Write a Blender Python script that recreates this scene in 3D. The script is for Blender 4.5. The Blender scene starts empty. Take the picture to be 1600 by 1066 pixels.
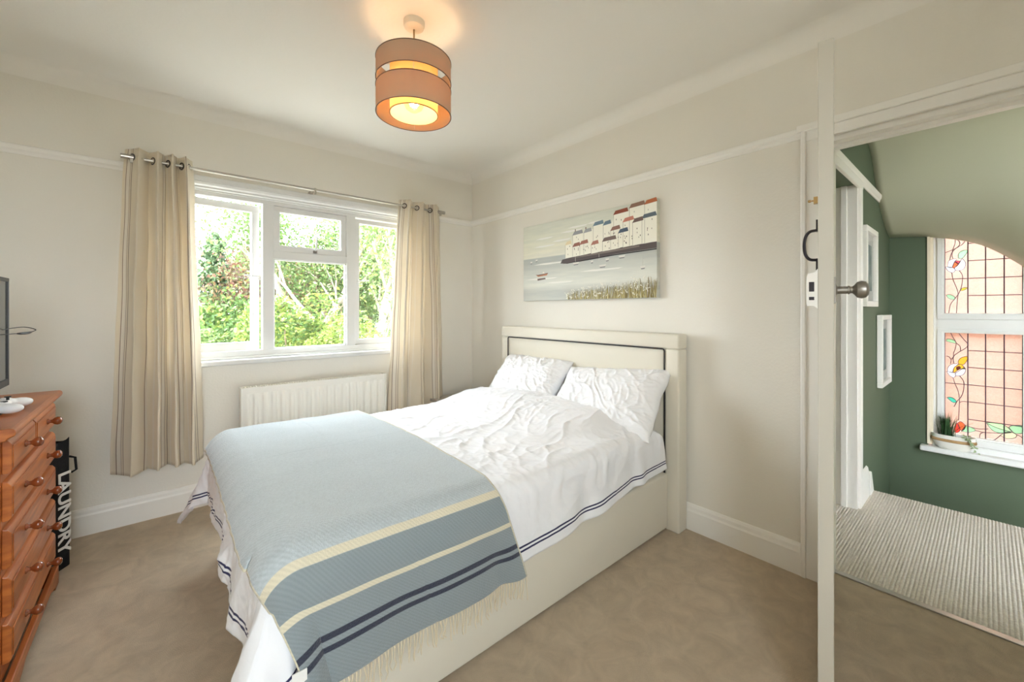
import bpy, bmesh, math, random
import numpy as np
from mathutils import Vector, Matrix
random.seed(7); np.random.seed(7)
S = bpy.context.scene
COL = S.collection
PI = math.pi

# ------------------------------------------------------------------ camera
cd = bpy.data.cameras.new('camera'); cam = bpy.data.objects.new('camera', cd); COL.objects.link(cam)
cam.location = (0, 0, 1.23)
cam.rotation_euler = (PI/2, 0, -math.atan2(.6516, .7585))
cd.sensor_width = 36; cd.lens = 14.4; cd.shift_y = -.0306; cd.clip_start = .05; cd.clip_end = 300
S.camera = cam
# ------------------------------------------------------------------ sky, sun, exposure
S.view_settings.view_transform = 'Standard'; S.view_settings.look = 'None'
S.view_settings.gamma = 1; S.view_settings.use_curve_mapping = False
S.view_settings.exposure = 1.55
SKY = 9.0
w = bpy.data.worlds.new('sky'); S.world = w; w.use_nodes = True
nt = w.node_tree; bg = nt.nodes['Background']
tc = nt.nodes.new('ShaderNodeTexCoord'); sp = nt.nodes.new('ShaderNodeSeparateXYZ'); rp = nt.nodes.new('ShaderNodeValToRGB')
nt.links.new(tc.outputs['Generated'], sp.inputs[0]); nt.links.new(sp.outputs['Z'], rp.inputs[0]); nt.links.new(rp.outputs[0], bg.inputs[0])
rp.color_ramp.elements[0].color = (.88, .93, 1, 1); rp.color_ramp.elements[1].color = (.80, .89, 1, 1)
bg.inputs[1].default_value = SKY
sl = bpy.data.lights.new('sun', 'SUN'); sun = bpy.data.objects.new('sun', sl); COL.objects.link(sun)
sl.energy = 7.0; sl.angle = .12; sl.color = (1, .95, .86); sun.location = (0, -3, 12)
sun.rotation_euler = Vector((-.5, -.25, .83)).to_track_quat('Z', 'Y').to_euler()
def portal(name, loc, rot, sx, sy):
    l = bpy.data.lights.new(name, 'AREA'); l.shape = 'RECTANGLE'; l.size = sx; l.size_y = sy
    o = bpy.data.objects.new(name, l); COL.objects.link(o); o.location = loc; o.rotation_euler = rot
    l.cycles.is_portal = True
portal('portal_bedroom', (.82, 3.45, 1.48), (-PI/2, 0, 0), 1.9, 1.4)
portal('portal_landing', (4.72, -.15, 1.05), (0, PI/2, 0), 1.9, 1.1)
portal('portal_front', (-.33, -.97, 1.5), (PI/2, 0, 0), .85, 1.25)
S.cycles.max_bounces = 14; S.cycles.diffuse_bounces = 8; S.cycles.transparent_max_bounces = 16
S.cycles.sample_clamp_indirect = 12; S.cycles.use_denoising = True; S.cycles.caustics_reflective = False; S.cycles.caustics_refractive = False

# ------------------------------------------------------------------ materials
def srgb(r, g, b):
    f = lambda c: ((c/255+.055)/1.055)**2.4 if c > 10 else c/255/12.92
    return (f(r), f(g), f(b), 1)
def mat(name, col, rough=.6, metal=0, bump=0, bscale=200, var=0, vscale=6, trans=0, spec=.3, col2=None, stretch=(1, 1, 1), sheen=0, coat=0, detail=4):
    m = bpy.data.materials.new(name); m.use_nodes = True; t = m.node_tree; p = t.nodes['Principled BSDF']
    p.inputs['Base Color'].default_value = col; p.inputs['Roughness'].default_value = rough; p.inputs['Metallic'].default_value = metal
    p.inputs['Specular IOR Level'].default_value = spec
    if sheen: p.inputs['Sheen Weight'].default_value = sheen
    if coat: p.inputs['Coat Weight'].default_value = coat
    c = t.nodes.new('ShaderNodeTexCoord'); mp = t.nodes.new('ShaderNodeMapping'); mp.inputs['Scale'].default_value = stretch
    t.links.new(c.outputs['Object'], mp.inputs[0])
    if var or col2:
        n = t.nodes.new('ShaderNodeTexNoise'); n.inputs['Scale'].default_value = vscale; n.inputs['Detail'].default_value = detail
        t.links.new(mp.outputs[0], n.inputs['Vector'])
        r = t.nodes.new('ShaderNodeValToRGB'); r.color_ramp.elements[0].position = .35; r.color_ramp.elements[1].position = .65
        c2 = col2 or tuple(min(1, x*(1-var)) for x in col[:3])+(1,)
        r.color_ramp.elements[0].color = c2; r.color_ramp.elements[1].color = col
        t.links.new(n.outputs[0], r.inputs[0]); t.links.new(r.outputs[0], p.inputs['Base Color'])
    if bump:
        n = t.nodes.new('ShaderNodeTexNoise'); n.inputs['Scale'].default_value = bscale; n.inputs['Detail'].default_value = 5
        t.links.new(mp.outputs[0], n.inputs['Vector'])
        b = t.nodes.new('ShaderNodeBump'); b.inputs['Strength'].default_value = bump; b.inputs['Distance'].default_value = .01
        t.links.new(n.outputs[0], b.inputs['Height']); t.links.new(b.outputs[0], p.inputs['Normal'])
    if trans:
        tr = t.nodes.new('ShaderNodeBsdfTranslucent'); mx = t.nodes.new('ShaderNodeMixShader'); mx.inputs[0].default_value = trans
        tr.inputs[0].default_value = col
        if var or col2: t.links.new(r.outputs[0], tr.inputs[0])
        t.links.new(p.outputs[0], mx.inputs[1]); t.links.new(tr.outputs[0], mx.inputs[2])
        t.links.new(mx.outputs[0], t.nodes['Material Output'].inputs[0])
    return m
def glassmat(name, tint=(1, 1, 1, 1), diffuse=0, gloss=.06, bump=0):
    m = bpy.data.materials.new(name); m.use_nodes = True; t = m.node_tree
    for n in list(t.nodes):
        if n.type == 'BSDF_PRINCIPLED': t.nodes.remove(n)
    out = t.nodes['Material Output']
    tp = t.nodes.new('ShaderNodeBsdfTransparent'); tp.inputs[0].default_value = tint
    gl = t.nodes.new('ShaderNodeBsdfGlossy'); gl.inputs['Roughness'].default_value = .03
    mx = t.nodes.new('ShaderNodeMixShader'); mx.inputs[0].default_value = gloss
    src = tp
    if diffuse:
        td = t.nodes.new('ShaderNodeBsdfTranslucent'); td.inputs[0].default_value = tint
        m2 = t.nodes.new('ShaderNodeMixShader'); m2.inputs[0].default_value = diffuse
        t.links.new(tp.outputs[0], m2.inputs[1]); t.links.new(td.outputs[0], m2.inputs[2]); src = m2
        n = t.nodes.new('ShaderNodeTexNoise'); n.inputs['Scale'].default_value = 55; n.inputs['Detail'].default_value = 2; n.inputs['Distortion'].default_value = 2.5
        c = t.nodes.new('ShaderNodeTexCoord'); t.links.new(c.outputs['Object'], n.inputs['Vector'])
        r = t.nodes.new('ShaderNodeValToRGB'); r.color_ramp.elements[0].position = .35; r.color_ramp.elements[1].position = .65
        r.color_ramp.elements[0].color = tuple(x*.86 for x in tint[:3])+(1,); r.color_ramp.elements[1].color = tint
        t.links.new(n.outputs[0], r.inputs[0]); t.links.new(r.outputs[0], td.inputs[0]); t.links.new(r.outputs[0], tp.inputs[0])
    t.links.new(src.outputs[0], mx.inputs[1]); t.links.new(gl.outputs[0], mx.inputs[2]); t.links.new(mx.outputs[0], out.inputs[0])
    return m
def node(t, kind, **kw):
    n = t.nodes.new(kind)
    for k, v in kw.items(): setattr(n, k, v)
    return n
def stripe_factor(t, sock, bands, soft=.0008):
    """1 inside any of the (lo, hi) bands of the value sock"""
    tot = None
    for lo, hi in bands:
        m1 = node(t, 'ShaderNodeMapRange'); m1.inputs[1].default_value = lo-soft; m1.inputs[2].default_value = lo+soft
        m2 = node(t, 'ShaderNodeMapRange'); m2.inputs[1].default_value = hi-soft; m2.inputs[2].default_value = hi+soft; m2.inputs[3].default_value = 1; m2.inputs[4].default_value = 0
        t.links.new(sock, m1.inputs[0]); t.links.new(sock, m2.inputs[0])
        mu = node(t, 'ShaderNodeMath', operation='MULTIPLY'); t.links.new(m1.outputs[0], mu.inputs[0]); t.links.new(m2.outputs[0], mu.inputs[1])
        if tot is None: tot = mu
        else:
            a = node(t, 'ShaderNodeMath', operation='MAXIMUM'); t.links.new(tot.outputs[0], a.inputs[0]); t.links.new(mu.outputs[0], a.inputs[1]); tot = a
    return tot.outputs[0]
def uv_stripes(m, axis, sets, wob=0):
    """paint colour bands over the base colour along one UV axis: sets = [(colour, bands)]"""
    t = m.node_tree; p = t.nodes['Principled BSDF']
    uv = node(t, 'ShaderNodeUVMap'); se = node(t, 'ShaderNodeSeparateXYZ'); t.links.new(uv.outputs[0], se.inputs[0])
    cur = p.inputs['Base Color'].links[0].from_socket if p.inputs['Base Color'].is_linked else None
    base = tuple(p.inputs['Base Color'].default_value)
    for col, bands in sets:
        f = stripe_factor(t, se.outputs[axis], bands)
        mx = node(t, 'ShaderNodeMix', data_type='RGBA'); t.links.new(f, mx.inputs[0])
        if cur: t.links.new(cur, mx.inputs[6])
        else: mx.inputs[6].default_value = base
        mx.inputs[7].default_value = col; cur = mx.outputs[2]
    t.links.new(cur, p.inputs['Base Color'])
    for n in t.nodes:
        if n.type == 'BSDF_TRANSLUCENT': t.links.new(cur, n.inputs[0])
    return t, cur, se

WALL = mat('wall_paint', (.775, .745, .675, 1), .85, bump=.08, bscale=90, var=.02, vscale=2)
CEIL = mat('ceiling_paint', (.80, .775, .72, 1), .9, bump=.06, bscale=60)
GLOSSW = mat('white_gloss_paint', (.83, .81, .765, 1), .35, bump=.03, bscale=30)
FRAMEW = mat('window_white', (.74, .74, .72, 1), .35)
CARPET = mat('beige_carpet', (.70, .555, .385, 1), .97, bump=.9, bscale=420, col2=(.55, .425, .285, 1), vscale=10, sheen=.3, detail=10)
for n_ in CARPET.node_tree.nodes:
    if n_.type == 'TEX_NOISE' and n_.inputs['Scale'].default_value < 50: n_.inputs['Roughness'].default_value = .68; n_.inputs['Distortion'].default_value = .8
RIBC = mat('ribbed_carpet', (.74, .675, .59, 1), .97, bump=.5, bscale=300, var=.18, vscale=90)
GREEN = mat('sage_green_paint', srgb(86, 100, 80), .6, bump=.05, bscale=80)
SAGEC = mat('pale_sage_ceiling', srgb(192, 194, 174), .85)
HEADF = mat('cream_upholstery', (.70, .66, .56, 1), .8, bump=.15, bscale=500, sheen=.2)
PIPE = mat('black_piping', (.02, .018, .02, 1), .5)
COTTON = mat('white_cotton', (.81, .815, .83, 1), .85, bump=.05, bscale=120, sheen=.15)
SHEET = mat('white_sheet', (.84, .84, .84, 1), .85, bump=.1, bscale=60)
DUVET = mat('white_duvet', (.80, .805, .83, 1), .8, bump=.12, bscale=45, sheen=.15)
PINE = mat('orange_pine', srgb(184, 106, 48), .4, col2=srgb(150, 80, 34), vscale=9, stretch=(1.5, .5, 6), bump=.03, bscale=30, spec=.4, coat=.15)
KNOBW = mat('dark_pine_knob', srgb(140, 72, 36), .25, spec=.6, coat=.5, var=.2, vscale=20)
BLACKP = mat('black_plastic', (.02, .02, .022, 1), .35)
SCREEN = mat('tv_screen', (.05, .055, .05, 1), .12, spec=.6)
WHITEP = mat('white_plastic', (.82, .82, .82, 1), .3)
BLACKF = mat('black_fabric', (.012, .012, .014, 1), .85, bump=.4, bscale=60)
LETTER = mat('white_print', (.8, .8, .8, 1), .7)
STEEL = mat('brushed_steel', (.5, .47, .42, 1), .32, 1)
DKMETAL = mat('dark_eyelet_metal', (.10, .085, .075, 1), .3, 1)
PEWTER = mat('pewter_metal', (.33, .31, .28, 1), .38, .85)
BRASS = mat('brass', (.45, .3, .13, 1), .35, 1)
IRON = mat('black_iron', (.03, .025, .03, 1), .4)
RADI = mat('radiator_enamel', (.82, .80, .73, 1), .4)
GREYT = mat('grey_table_paint', (.40, .38, .345, 1), .4, bump=.05)
GLASS = glassmat('clear_glass', (.97, .98, .97, 1))
PEACH = glassmat('peach_obscured_glass', (.515, .465, .425, 1), .35)
LEAD = mat('lead_came', (.085, .06, .09, 1), .5, .3)
CANVAS = mat('canvas_edge', srgb(205, 200, 185), .8, bump=.2, bscale=400)

# ------------------------------------------------------------------ builders
def tag(o, label=None, cat=None, group=None, kind=None):
    if label: o['label'] = label
    if cat: o['category'] = cat
    if group: o['group'] = group
    if kind: o['kind'] = kind
    return o
def empty(name, loc, label, cat, group=None, rz=0):
    o = bpy.data.objects.new(name, None); o.empty_display_size = .05; COL.objects.link(o)
    o.location = loc; o.rotation_euler = (0, 0, rz); return tag(o, label, cat, group)
class MB:
    def __init__(s): s.v = []; s.f = []; s.m = []
    def add(s, vs, fs, mi=0):
        n = len(s.v); s.v += [tuple(v) for v in vs]; s.f += [tuple(i+n for i in f) for f in fs]; s.m += [mi]*len(fs); return s
    def box(s, x0, x1, y0, y1, z0, z1, mi=0):
        v = [(x, y, z) for x in (x0, x1) for y in (y0, y1) for z in (z0, z1)]
        return s.add(v, [(0, 1, 3, 2), (4, 6, 7, 5), (0, 4, 5, 1), (2, 3, 7, 6), (0, 2, 6, 4), (1, 5, 7, 3)], mi)
    def prism(s, poly, p0, p1, mi=0):
        """poly: list of 2D (u,v) in the frame given by p0,p1 = functions (u,v)->3D of both ends"""
        n = len(poly); v = [p0(*q) for q in poly]+[p1(*q) for q in poly]
        f = [tuple(range(n))[::-1], tuple(range(n, 2*n))]+[(i, (i+1) % n, (i+1) % n+n, i+n) for i in range(n)]
        return s.add(v, f, mi)
    def tube(s, pts, r, n=8, mi=0, cap=True):
        pts = [Vector(p) for p in pts]; rr = r if isinstance(r, (list, tuple)) else [r]*len(pts)
        vs = []; prev = None
        for i, p in enumerate(pts):
            d = (pts[min(i+1, len(pts)-1)]-pts[max(i-1, 0)]).normalized()
            if prev is None: a = Vector((0, 0, 1)) if abs(d.z) < .9 else Vector((1, 0, 0)); a = (a-d*a.dot(d)).normalized()
            else: a = (prev-d*prev.dot(d)).normalized()
            prev = a; b = d.cross(a)
            vs += [p+(a*math.cos(2*PI*k/n)+b*math.sin(2*PI*k/n))*rr[i] for k in range(n)]
        fs = [(i*n+k, i*n+(k+1) % n, (i+1)*n+(k+1) % n, (i+1)*n+k) for i in range(len(pts)-1) for k in range(n)]
        if cap: fs += [tuple(range(n))[::-1], tuple((len(pts)-1)*n+k for k in range(n))]
        return s.add(vs, fs, mi)
    def lathe(s, prof, c, axis='z', n=32, mi=0, ys=1):
        vs = []
        for r, h in prof:
            for k in range(n):
                a = 2*PI*k/n; p = (r*math.cos(a), r*math.sin(a)*ys, h)
                if axis == 'x': p = (p[2], p[0], p[1])
                if axis == 'y': p = (p[0], p[2], p[1])
                vs.append((c[0]+p[0], c[1]+p[1], c[2]+p[2]))
        fs = [(i*n+k, i*n+(k+1) % n, (i+1)*n+(k+1) % n, (i+1)*n+k) for i in range(len(prof)-1) for k in range(n)]
        return s.add(vs, fs, mi)
    def build(s, name, m, parent=None, smooth=False, bevel=0, local=False, auto=None, seg=2):
        me = bpy.data.meshes.new(name)
        off = Vector((0, 0, 0))
        q = parent
        while q is not None and not local: off += q.location; q = q.parent
        me.from_pydata([(v[0]-off.x, v[1]-off.y, v[2]-off.z) for v in s.v], [], s.f)
        for x in (m if isinstance(m, (list, tuple)) else [m]): me.materials.append(x)
        if len(me.materials) > 1: me.polygons.foreach_set('material_index', s.m)
        bm = bmesh.new(); bm.from_mesh(me)
        bmesh.ops.recalc_face_normals(bm, faces=bm.faces)
        if bevel: bmesh.ops.bevel(bm, geom=[e for e in bm.edges if e.is_manifold and e.calc_face_angle(0) > .5], offset=bevel, segments=seg, affect='EDGES', profile=.5)
        bm.to_mesh(me); bm.free()
        if smooth: me.shade_smooth()
        if smooth and auto: me.set_sharp_from_angle(angle=auto)
        me.update()
        o = bpy.data.objects.new(name, me); COL.objects.link(o); o.parent = parent
        return o
def struct(o, label=None): o['kind'] = 'structure'; 
def S_(name, mb, m, label, **k):
    o = mb.build(name, m, **k); o['kind'] = 'structure'; o['label'] = label; o['category'] = name.split('_')[0]; return o
def grid_mesh(name, P, m, parent=None, uv=None, smooth=True, local=False, close=False):
    """P: (nu, nv, 3) array"""
    nu, nv = P.shape[:2]; off = np.zeros(3); q = parent
    while q is not None and not local: off += np.array(q.location); q = q.parent
    me = bpy.data.meshes.new(name)
    idx = np.arange(nu*nv).reshape(nu, nv)
    f = np.stack([idx[:-1, :-1], idx[1:, :-1], idx[1:, 1:], idx[:-1, 1:]], -1).reshape(-1, 4)
    me.from_pydata((P.reshape(-1, 3)-off).tolist(), [], f.tolist())
    me.materials.append(m)
    if uv is not None:
        l = me.uv_layers.new(name='UVMap'); li = np.empty(len(me.loops), int); me.loops.foreach_get('vertex_index', li)
        l.data.foreach_set('uv', uv.reshape(-1, 2)[li].astype(np.float32).ravel())
    if smooth: me.shade_smooth()
    o = bpy.data.objects.new(name, me); COL.objects.link(o); o.parent = parent
    return o
def pnoise(x, y, seed=0):
    x = np.asarray(x, float); y = np.asarray(y, float)
    xi = np.floor(x).astype(int); yi = np.floor(y).astype(int); xf = x-xi; yf = y-yi
    def g(a, b):
        h = np.sin(a*127.1+b*311.7+seed*74.7)*43758.5453; return (h-np.floor(h))*2*PI
    def dot(a, b, dx, dy): t = g(a, b); return np.cos(t)*dx+np.sin(t)*dy
    u = xf*xf*xf*(xf*(xf*6-15)+10); v = yf*yf*yf*(yf*(yf*6-15)+10)
    n00 = dot(xi, yi, xf, yf); n10 = dot(xi+1, yi, xf-1, yf); n01 = dot(xi, yi+1, xf, yf-1); n11 = dot(xi+1, yi+1, xf-1, yf-1)
    return (n00*(1-u)+n10*u)*(1-v)+(n01*(1-u)+n11*u)*v*1.0
def sstep(a, b, x): t = np.clip((x-a)/(b-a), 0, 1); return t*t*(3-2*t)
def lin(n, a, b): return np.linspace(a, b, n)
def bez(pts, n=6):
    """Catmull-Rom through 2D/3D points"""
    P = [np.array(p, float) for p in pts]; P = [2*P[0]-P[1]]+P+[2*P[-1]-P[-2]]; out = []
    for i in range(1, len(P)-2):
        for k in range(n):
            t = k/n; out.append(.5*((2*P[i])+(-P[i-1]+P[i+1])*t+(2*P[i-1]-5*P[i]+4*P[i+1]-P[i+2])*t*t+(-P[i-1]+3*P[i]-3*P[i+1]+P[i+2])*t**3))
    out.append(P[-2]); return out

# ================================================================== SHELL
RX, LX, BY, FY = 2.26, -.82, 3.22, -.80       # right wall, left wall, window wall, front wall
CZ, COVE = 2.42, .08
WX0, WX1, WZ0, WZ1 = -.04, 1.70, .90, 2.035    # bedroom window opening
T = .28
S_('floor', MB().box(LX-.1, 2.40, FY-.1, BY+.02, -.12, 0), CARPET, 'beige cut pile carpet of the bedroom')
S_('wall_back', MB().box(LX-T, WX0, BY, BY+T, 0, 2.6).box(WX1, RX+T, BY, BY+T, 0, 2.6).box(WX0, WX1, BY, BY+T, 0, WZ0).box(WX0, WX1, BY, BY+T, WZ1, 2.6), WALL, 'cream wall with the wide window')
S_('wall_left', MB().box(LX-.15, LX, FY-.1, BY, 0, 2.6), WALL, 'cream wall behind the pine chest of drawers')
DY1, DY0, DZ = .49, -.33, 1.995                # door opening
S_('wall_right', MB().box(RX, 2.40, DY1, BY, 0, 2.6).box(RX, 2.40, FY-.1, DY0, 0, 2.6).box(RX, 2.40, DY0, DY1, DZ, 2.6), WALL, 'cream wall behind the headboard, pierced by the doorway')
FWX0, FWX1 = -.2, 1.6
FW0, FW1, FZ0, FZ1 = -.74, .08, .90, 2.10
S_('wall_front', MB().box(LX-.1, FW0, FY-.15, FY, 0, 2.6).box(FW1, 2.4, FY-.15, FY, 0, 2.6).box(FW0, FW1, FY-.15, FY, 0, FZ0).box(FW0, FW1, FY-.15, FY, FZ1, 2.6), WALL, 'cream wall behind the camera, with an added opening for fill light')
S_('ceiling', MB().box(LX, RX, FY, BY, CZ+COVE, CZ+COVE+.1), CEIL, 'off white plaster ceiling of the bedroom')
cv = MB()
arc = [(0, 0)]+[(COVE*(1-math.cos(a)), COVE*math.sin(a)) for a in lin(9, 0, PI/2)]   # distance from wall, height above CZ
arcp = [(0, COVE+.01), (0, 0)]+[(COVE*(1-math.cos(a)), COVE*math.sin(a)) for a in lin(9, .0, PI/2)]+[(COVE, COVE+.01)]
arcp = arcp[:1]+arcp[2:]
cv.prism(arcp, lambda u, v: (LX, BY-u, CZ+v), lambda u, v: (RX, BY-u, CZ+v))
cv.prism(arcp, lambda u, v: (RX-u, FY, CZ+v), lambda u, v: (RX-u, BY, CZ+v))
cv.prism(arcp, lambda u, v: (LX+u, FY, CZ+v), lambda u, v: (LX+u, BY, CZ+v))
o = S_('trim_1', cv, CEIL, 'curved plaster cove between walls and ceiling', smooth=True, auto=.5)
# picture rail
rail = [(0, 0), (.006, 0), (.010, .012), (.020, .022), (.024, .036), (.024, .043), (.014, .048), (0, .048)]
RZ = 2.022
def railmb(mb, a, b, z=RZ): 
    return mb
S_('trim_2', MB().prism(rail, lambda u, v: (LX, BY-u, RZ+v), lambda u, v: (WX0-.02, BY-u, RZ+v)).prism(rail, lambda u, v: (WX1+.02, BY-u, RZ+v), lambda u, v: (RX, BY-u, RZ+v)), GLOSSW, 'white picture rail on the window wall')
S_('trim_3', MB().prism(rail, lambda u, v: (RX-u, .56, RZ+v), lambda u, v: (RX-u, BY, RZ+v)), GLOSSW, 'white picture rail above the bed')
skp = [(0, 0), (.018, 0), (.018, .105), (.014, .115), (.012, .130), (.006, .142), (0, .145)]
S_('baseboard_back', MB().prism(skp, lambda u, v: (LX, BY-u, v), lambda u, v: (RX, BY-u, v)), GLOSSW, 'white moulded skirting board under the window')
S_('baseboard_right', MB().prism(skp, lambda u, v: (RX-u, .56, v), lambda u, v: (RX-u, BY, v)), GLOSSW, 'white moulded skirting board beside the bed')
S_('baseboard_left', MB().prism(skp, lambda u, v: (LX+u, FY, v), lambda u, v: (LX+u, BY, v)), GLOSSW, 'white skirting board behind the chest of drawers')
# door surround (structure door_1 holds lining, architraves, threshold)
d1 = empty('door_1', (RX, DY1, 0), 'white painted door surround between the bedroom and landing', 'doorway'); d1['kind'] = 'structure'
MB().box(RX-.018, RX, DY1+.005, DY1+.075, 0, 2.075).box(RX-.026, RX, DY1+.055, DY1+.075, 0, 2.075).build('architrave', GLOSSW, d1, bevel=.004)
MB().box(RX-.018, RX, DY0-.075, DY0-.005, 0, 2.075).build('architrave', GLOSSW, d1, bevel=.004)
MB().box(RX-.020, RX, DY0-.075, DY1+.075, DZ+.005, 2.05).box(RX-.032, RX, DY0-.09, DY1+.09, 2.045, 2.078).build('head_architrave', GLOSSW, d1, bevel=.004)
MB().box(RX, 2.40, DY1-.022, DY1+.001, 0, DZ).build('jamb', GLOSSW, d1)
MB().box(RX, 2.40, DY0, DY0+.022, 0, DZ).build('jamb', GLOSSW, d1)
MB().box(RX, 2.40, DY0, DY1, DZ-.02, DZ+.001).box(RX+.05, RX+.09, DY0, DY1, DZ-.035, DZ-.02).build('head_lining', GLOSSW, d1)
MB().box(2.405, 2.42, DY1-.02, DY1+.07, 0, 2.05).box(2.405, 2.42, DY0-.07, DY1, DZ, 2.05).build('landing_architrave', GLOSSW, d1, bevel=.003)
MB().box(2.385, 2.415, DY0, DY1, 0, .007).build('threshold_strip', STEEL, d1, bevel=.002)

# made-up window behind the camera, added to brighten the room with daylight
w3 = empty('fill_window', (-.33, FY-.08, FZ0), 'added white framed window behind the camera, letting in fill light', 'window'); w3['kind'] = 'structure'
m_ = MB()
m_.box(FW0, FW1, FY-.12, FY-.06, FZ0, FZ0+.05).box(FW0, FW1, FY-.12, FY-.06, FZ1-.05, FZ1)
for a, b in ((FW0, FW0+.05), (FW1-.05, FW1)): m_.box(a, b, FY-.12, FY-.06, FZ0+.05, FZ1-.05)
m_.build('window_frame', FRAMEW, w3)
MB().box(FW0+.04, FW1-.04, FY-.092, FY-.088, FZ0+.04, FZ1-.04).build('pane', GLASS, w3)

# ------------------------------------------------------------------ bedroom window
wn = empty('window_1', ((WX0+WX1)/2, BY+.08, WZ0), 'white painted three-light casement window over the radiator', 'window'); wn['kind'] = 'structure'
YF0, YF1 = BY+.03, BY+.10       # fixed frame, inside and outside faces
M1a, M1b, M2a, M2b = .535, .602, 1.100, 1.165
TRa, TRb = 1.585, 1.640
f = MB()
f.box(WX0, WX1, YF0, YF1, WZ0, WZ0+.055); f.box(WX0, WX1, YF0, YF1, WZ1-.075, WZ1)
for a_, b_ in ((WX0, WX0+.05), (WX1-.05, WX1), (M1a, M1b), (M2a, M2b)): f.box(a_, b_, YF0, YF1, WZ0+.055, WZ1-.075)
f.box(M1b, M2a, YF0, YF1, TRa, TRb)
f.build('window_frame', FRAMEW, wn, bevel=.0015)
# head moulding in front of the frame
hm = [(0, 0), (.012, 0), (.012, .010), (.026, .014), (.026, .024), (.040, .032), (.046, .046), (.046, .052), (0, .052)]
MB().prism(hm, lambda u, v: (WX0-.02, BY+.03-u, 1.985+v), lambda u, v: (WX1+.02, BY+.03-u, 1.985+v)).box(WX0-.02, WX1+.02, BY-.018, BY+.03, 2.037, 2.068).build('head_moulding', FRAMEW, wn, bevel=.002)
MB().box(WX0-.06, WX1+.06, BY-.045, BY+.0299, WZ0-.028, WZ0+.004).build('window_sill', FRAMEW, wn, bevel=.008, seg=3)
MB().box(WX0, WX1, BY+.018, BY+.0299, WZ0+.0045, WZ0+.02).build('sill_bead', FRAMEW, wn, bevel=.004)
def sash(name, x0, x1, z0, z1, rail_w, ang=0, hinge=None, ytop=0):
    """an opening light hung on the frame, with its pane"""
    s_ = bpy.data.objects.new(name, None); s_.empty_display_size = .05; COL.objects.link(s_); s_.parent = wn
    hx = x0 if hinge == 'l' else x1
    s_.location = (hx-wn.location.x, YF0+.012-wn.location.y, z0-WZ0)
    if hinge == 't': s_.rotation_euler = (ang, 0, 0); s_.location.z = z1-WZ0
    else: s_.rotation_euler = (0, 0, ang)
    X0, X1 = x0-hx, x1-hx; Z0, Z1 = (0, z1-z0) if hinge != 't' else (z0-z1, 0)
    r = rail_w; q = MB()
    q.box(X0, X1, 0, .04, Z0, Z0+r*1.15); q.box(X0, X1, 0, .04, Z1-r, Z1)
    q.box(X0, X0+r, 0, .04, Z0+r*1.15, Z1-r); q.box(X1-r, X1, 0, .04, Z0+r*1.15, Z1-r)
    q.build('sash_frame', FRAMEW, s_, bevel=.0015, local=True)
    MB().box(X0+r-.004, X1-r+.004, .018, .022, Z0+r*1.15-.004, Z1-r+.004).build('pane', GLASS, s_, local=True)
    return s_
sl1 = sash('casement', WX0+.05, M1a-.004, WZ0+.057, WZ1-.085, .045, .13, 'l')
sl2 = sash('casement', M2b+.002, WX1-.05, WZ0+.057, WZ1-.085, .034, 0, 'r')
sl3 = sash('top_light', M1b+.002, M2a-.002, TRb+.002, WZ1-.078, .038, 0, 't')
MB().box(M1b-.002, M2a+.002, YF0+.028, YF0+.033, WZ0+.05, TRa+.002).build('pane', GLASS, wn)
gb = MB()
for a, b, c, d in ((M1b, M2a, WZ0+.055, WZ0+.064), (M1b, M2a, TRa-.008, TRa), (M1b, M1b+.008, WZ0+.055, TRa), (M2a-.008, M2a, WZ0+.055, TRa)): gb.box(a, b, YF0+.012, YF0+.028, c, d)
gb.build('glazing_bead', FRAMEW, wn)
# catches and stay
def catch(x, z, dirx):
    q = MB(); q.box(x-.008, x+.008, YF0-.004, YF0+.002, z-.022, z+.022).tube([(x, YF0-.002, z), (x, YF0-.016, z)], .007, 8)
    q.tube([(x, YF0-.016, z), (x+dirx*.03, YF0-.022, z+.003), (x+dirx*.085, YF0-.018, z+.006)], [.006, .005, .004], 8)
    q.build('casement_catch', FRAMEW, wn, smooth=True, auto=.7)
catch(M1a-.025, 1.455, -1); catch(M2b+.018, 1.455, 1)
q = MB(); xs = (M1b+M2a)/2+.02
q.tube([(xs, YF0-.004, TRb+.02), (xs+.004, YF0-.02, TRb+.06), (xs+.012, YF0-.012, TRb+.15)], [.005, .006, .004], 8)
q.build('stay_bar', FRAMEW, wn, smooth=True)
MB().box(xs-.012, xs+.012, YF0-.010, YF0+.01, TRb+.008, TRb+.028).build('stay_peg', PEWTER, wn, bevel=.002)
# outside sill
MB().box(WX0-.05, WX1+.05, BY+T-.02, BY+T+.06, WZ0-.06, WZ0-.02).build('outer_sill', FRAMEW, wn)

# ================================================================== LANDING
LWY = .53; LEDGE = 3.70; WWX = 4.54
xr = np.arange(-1.4, LWY+1.15, .0135/6)
prof = .0036*np.abs(np.sin((xr+1.4)/.0135*PI))**.7
ed = [0, .0, LEDGE-2.40, LEDGE-2.40+.02]
P = np.zeros((4, len(xr), 3))
for i, x in enumerate((2.40, 3.68, 3.70, 3.715)):
    P[i, :, 0] = x; P[i, :, 1] = xr; P[i, :, 2] = prof if i < 2 else (prof-.008 if i == 2 else -.06)
o = grid_mesh('floor_landing', P, RIBC, smooth=True); tag(o, 'ribbed greige loop carpet of the landing', 'floor', kind='structure')
S_('floor_stairwell', MB().box(3.62, 4.7, -1.5, LWY, -.62, -.5), RIBC, 'lower carpeted floor of the stairwell')
S_('trim_4', MB().box(LEDGE-.03, LEDGE+.01, -1.5, LWY, -.5, -.01), GLOSSW, 'white fascia under the landing edge')
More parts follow.
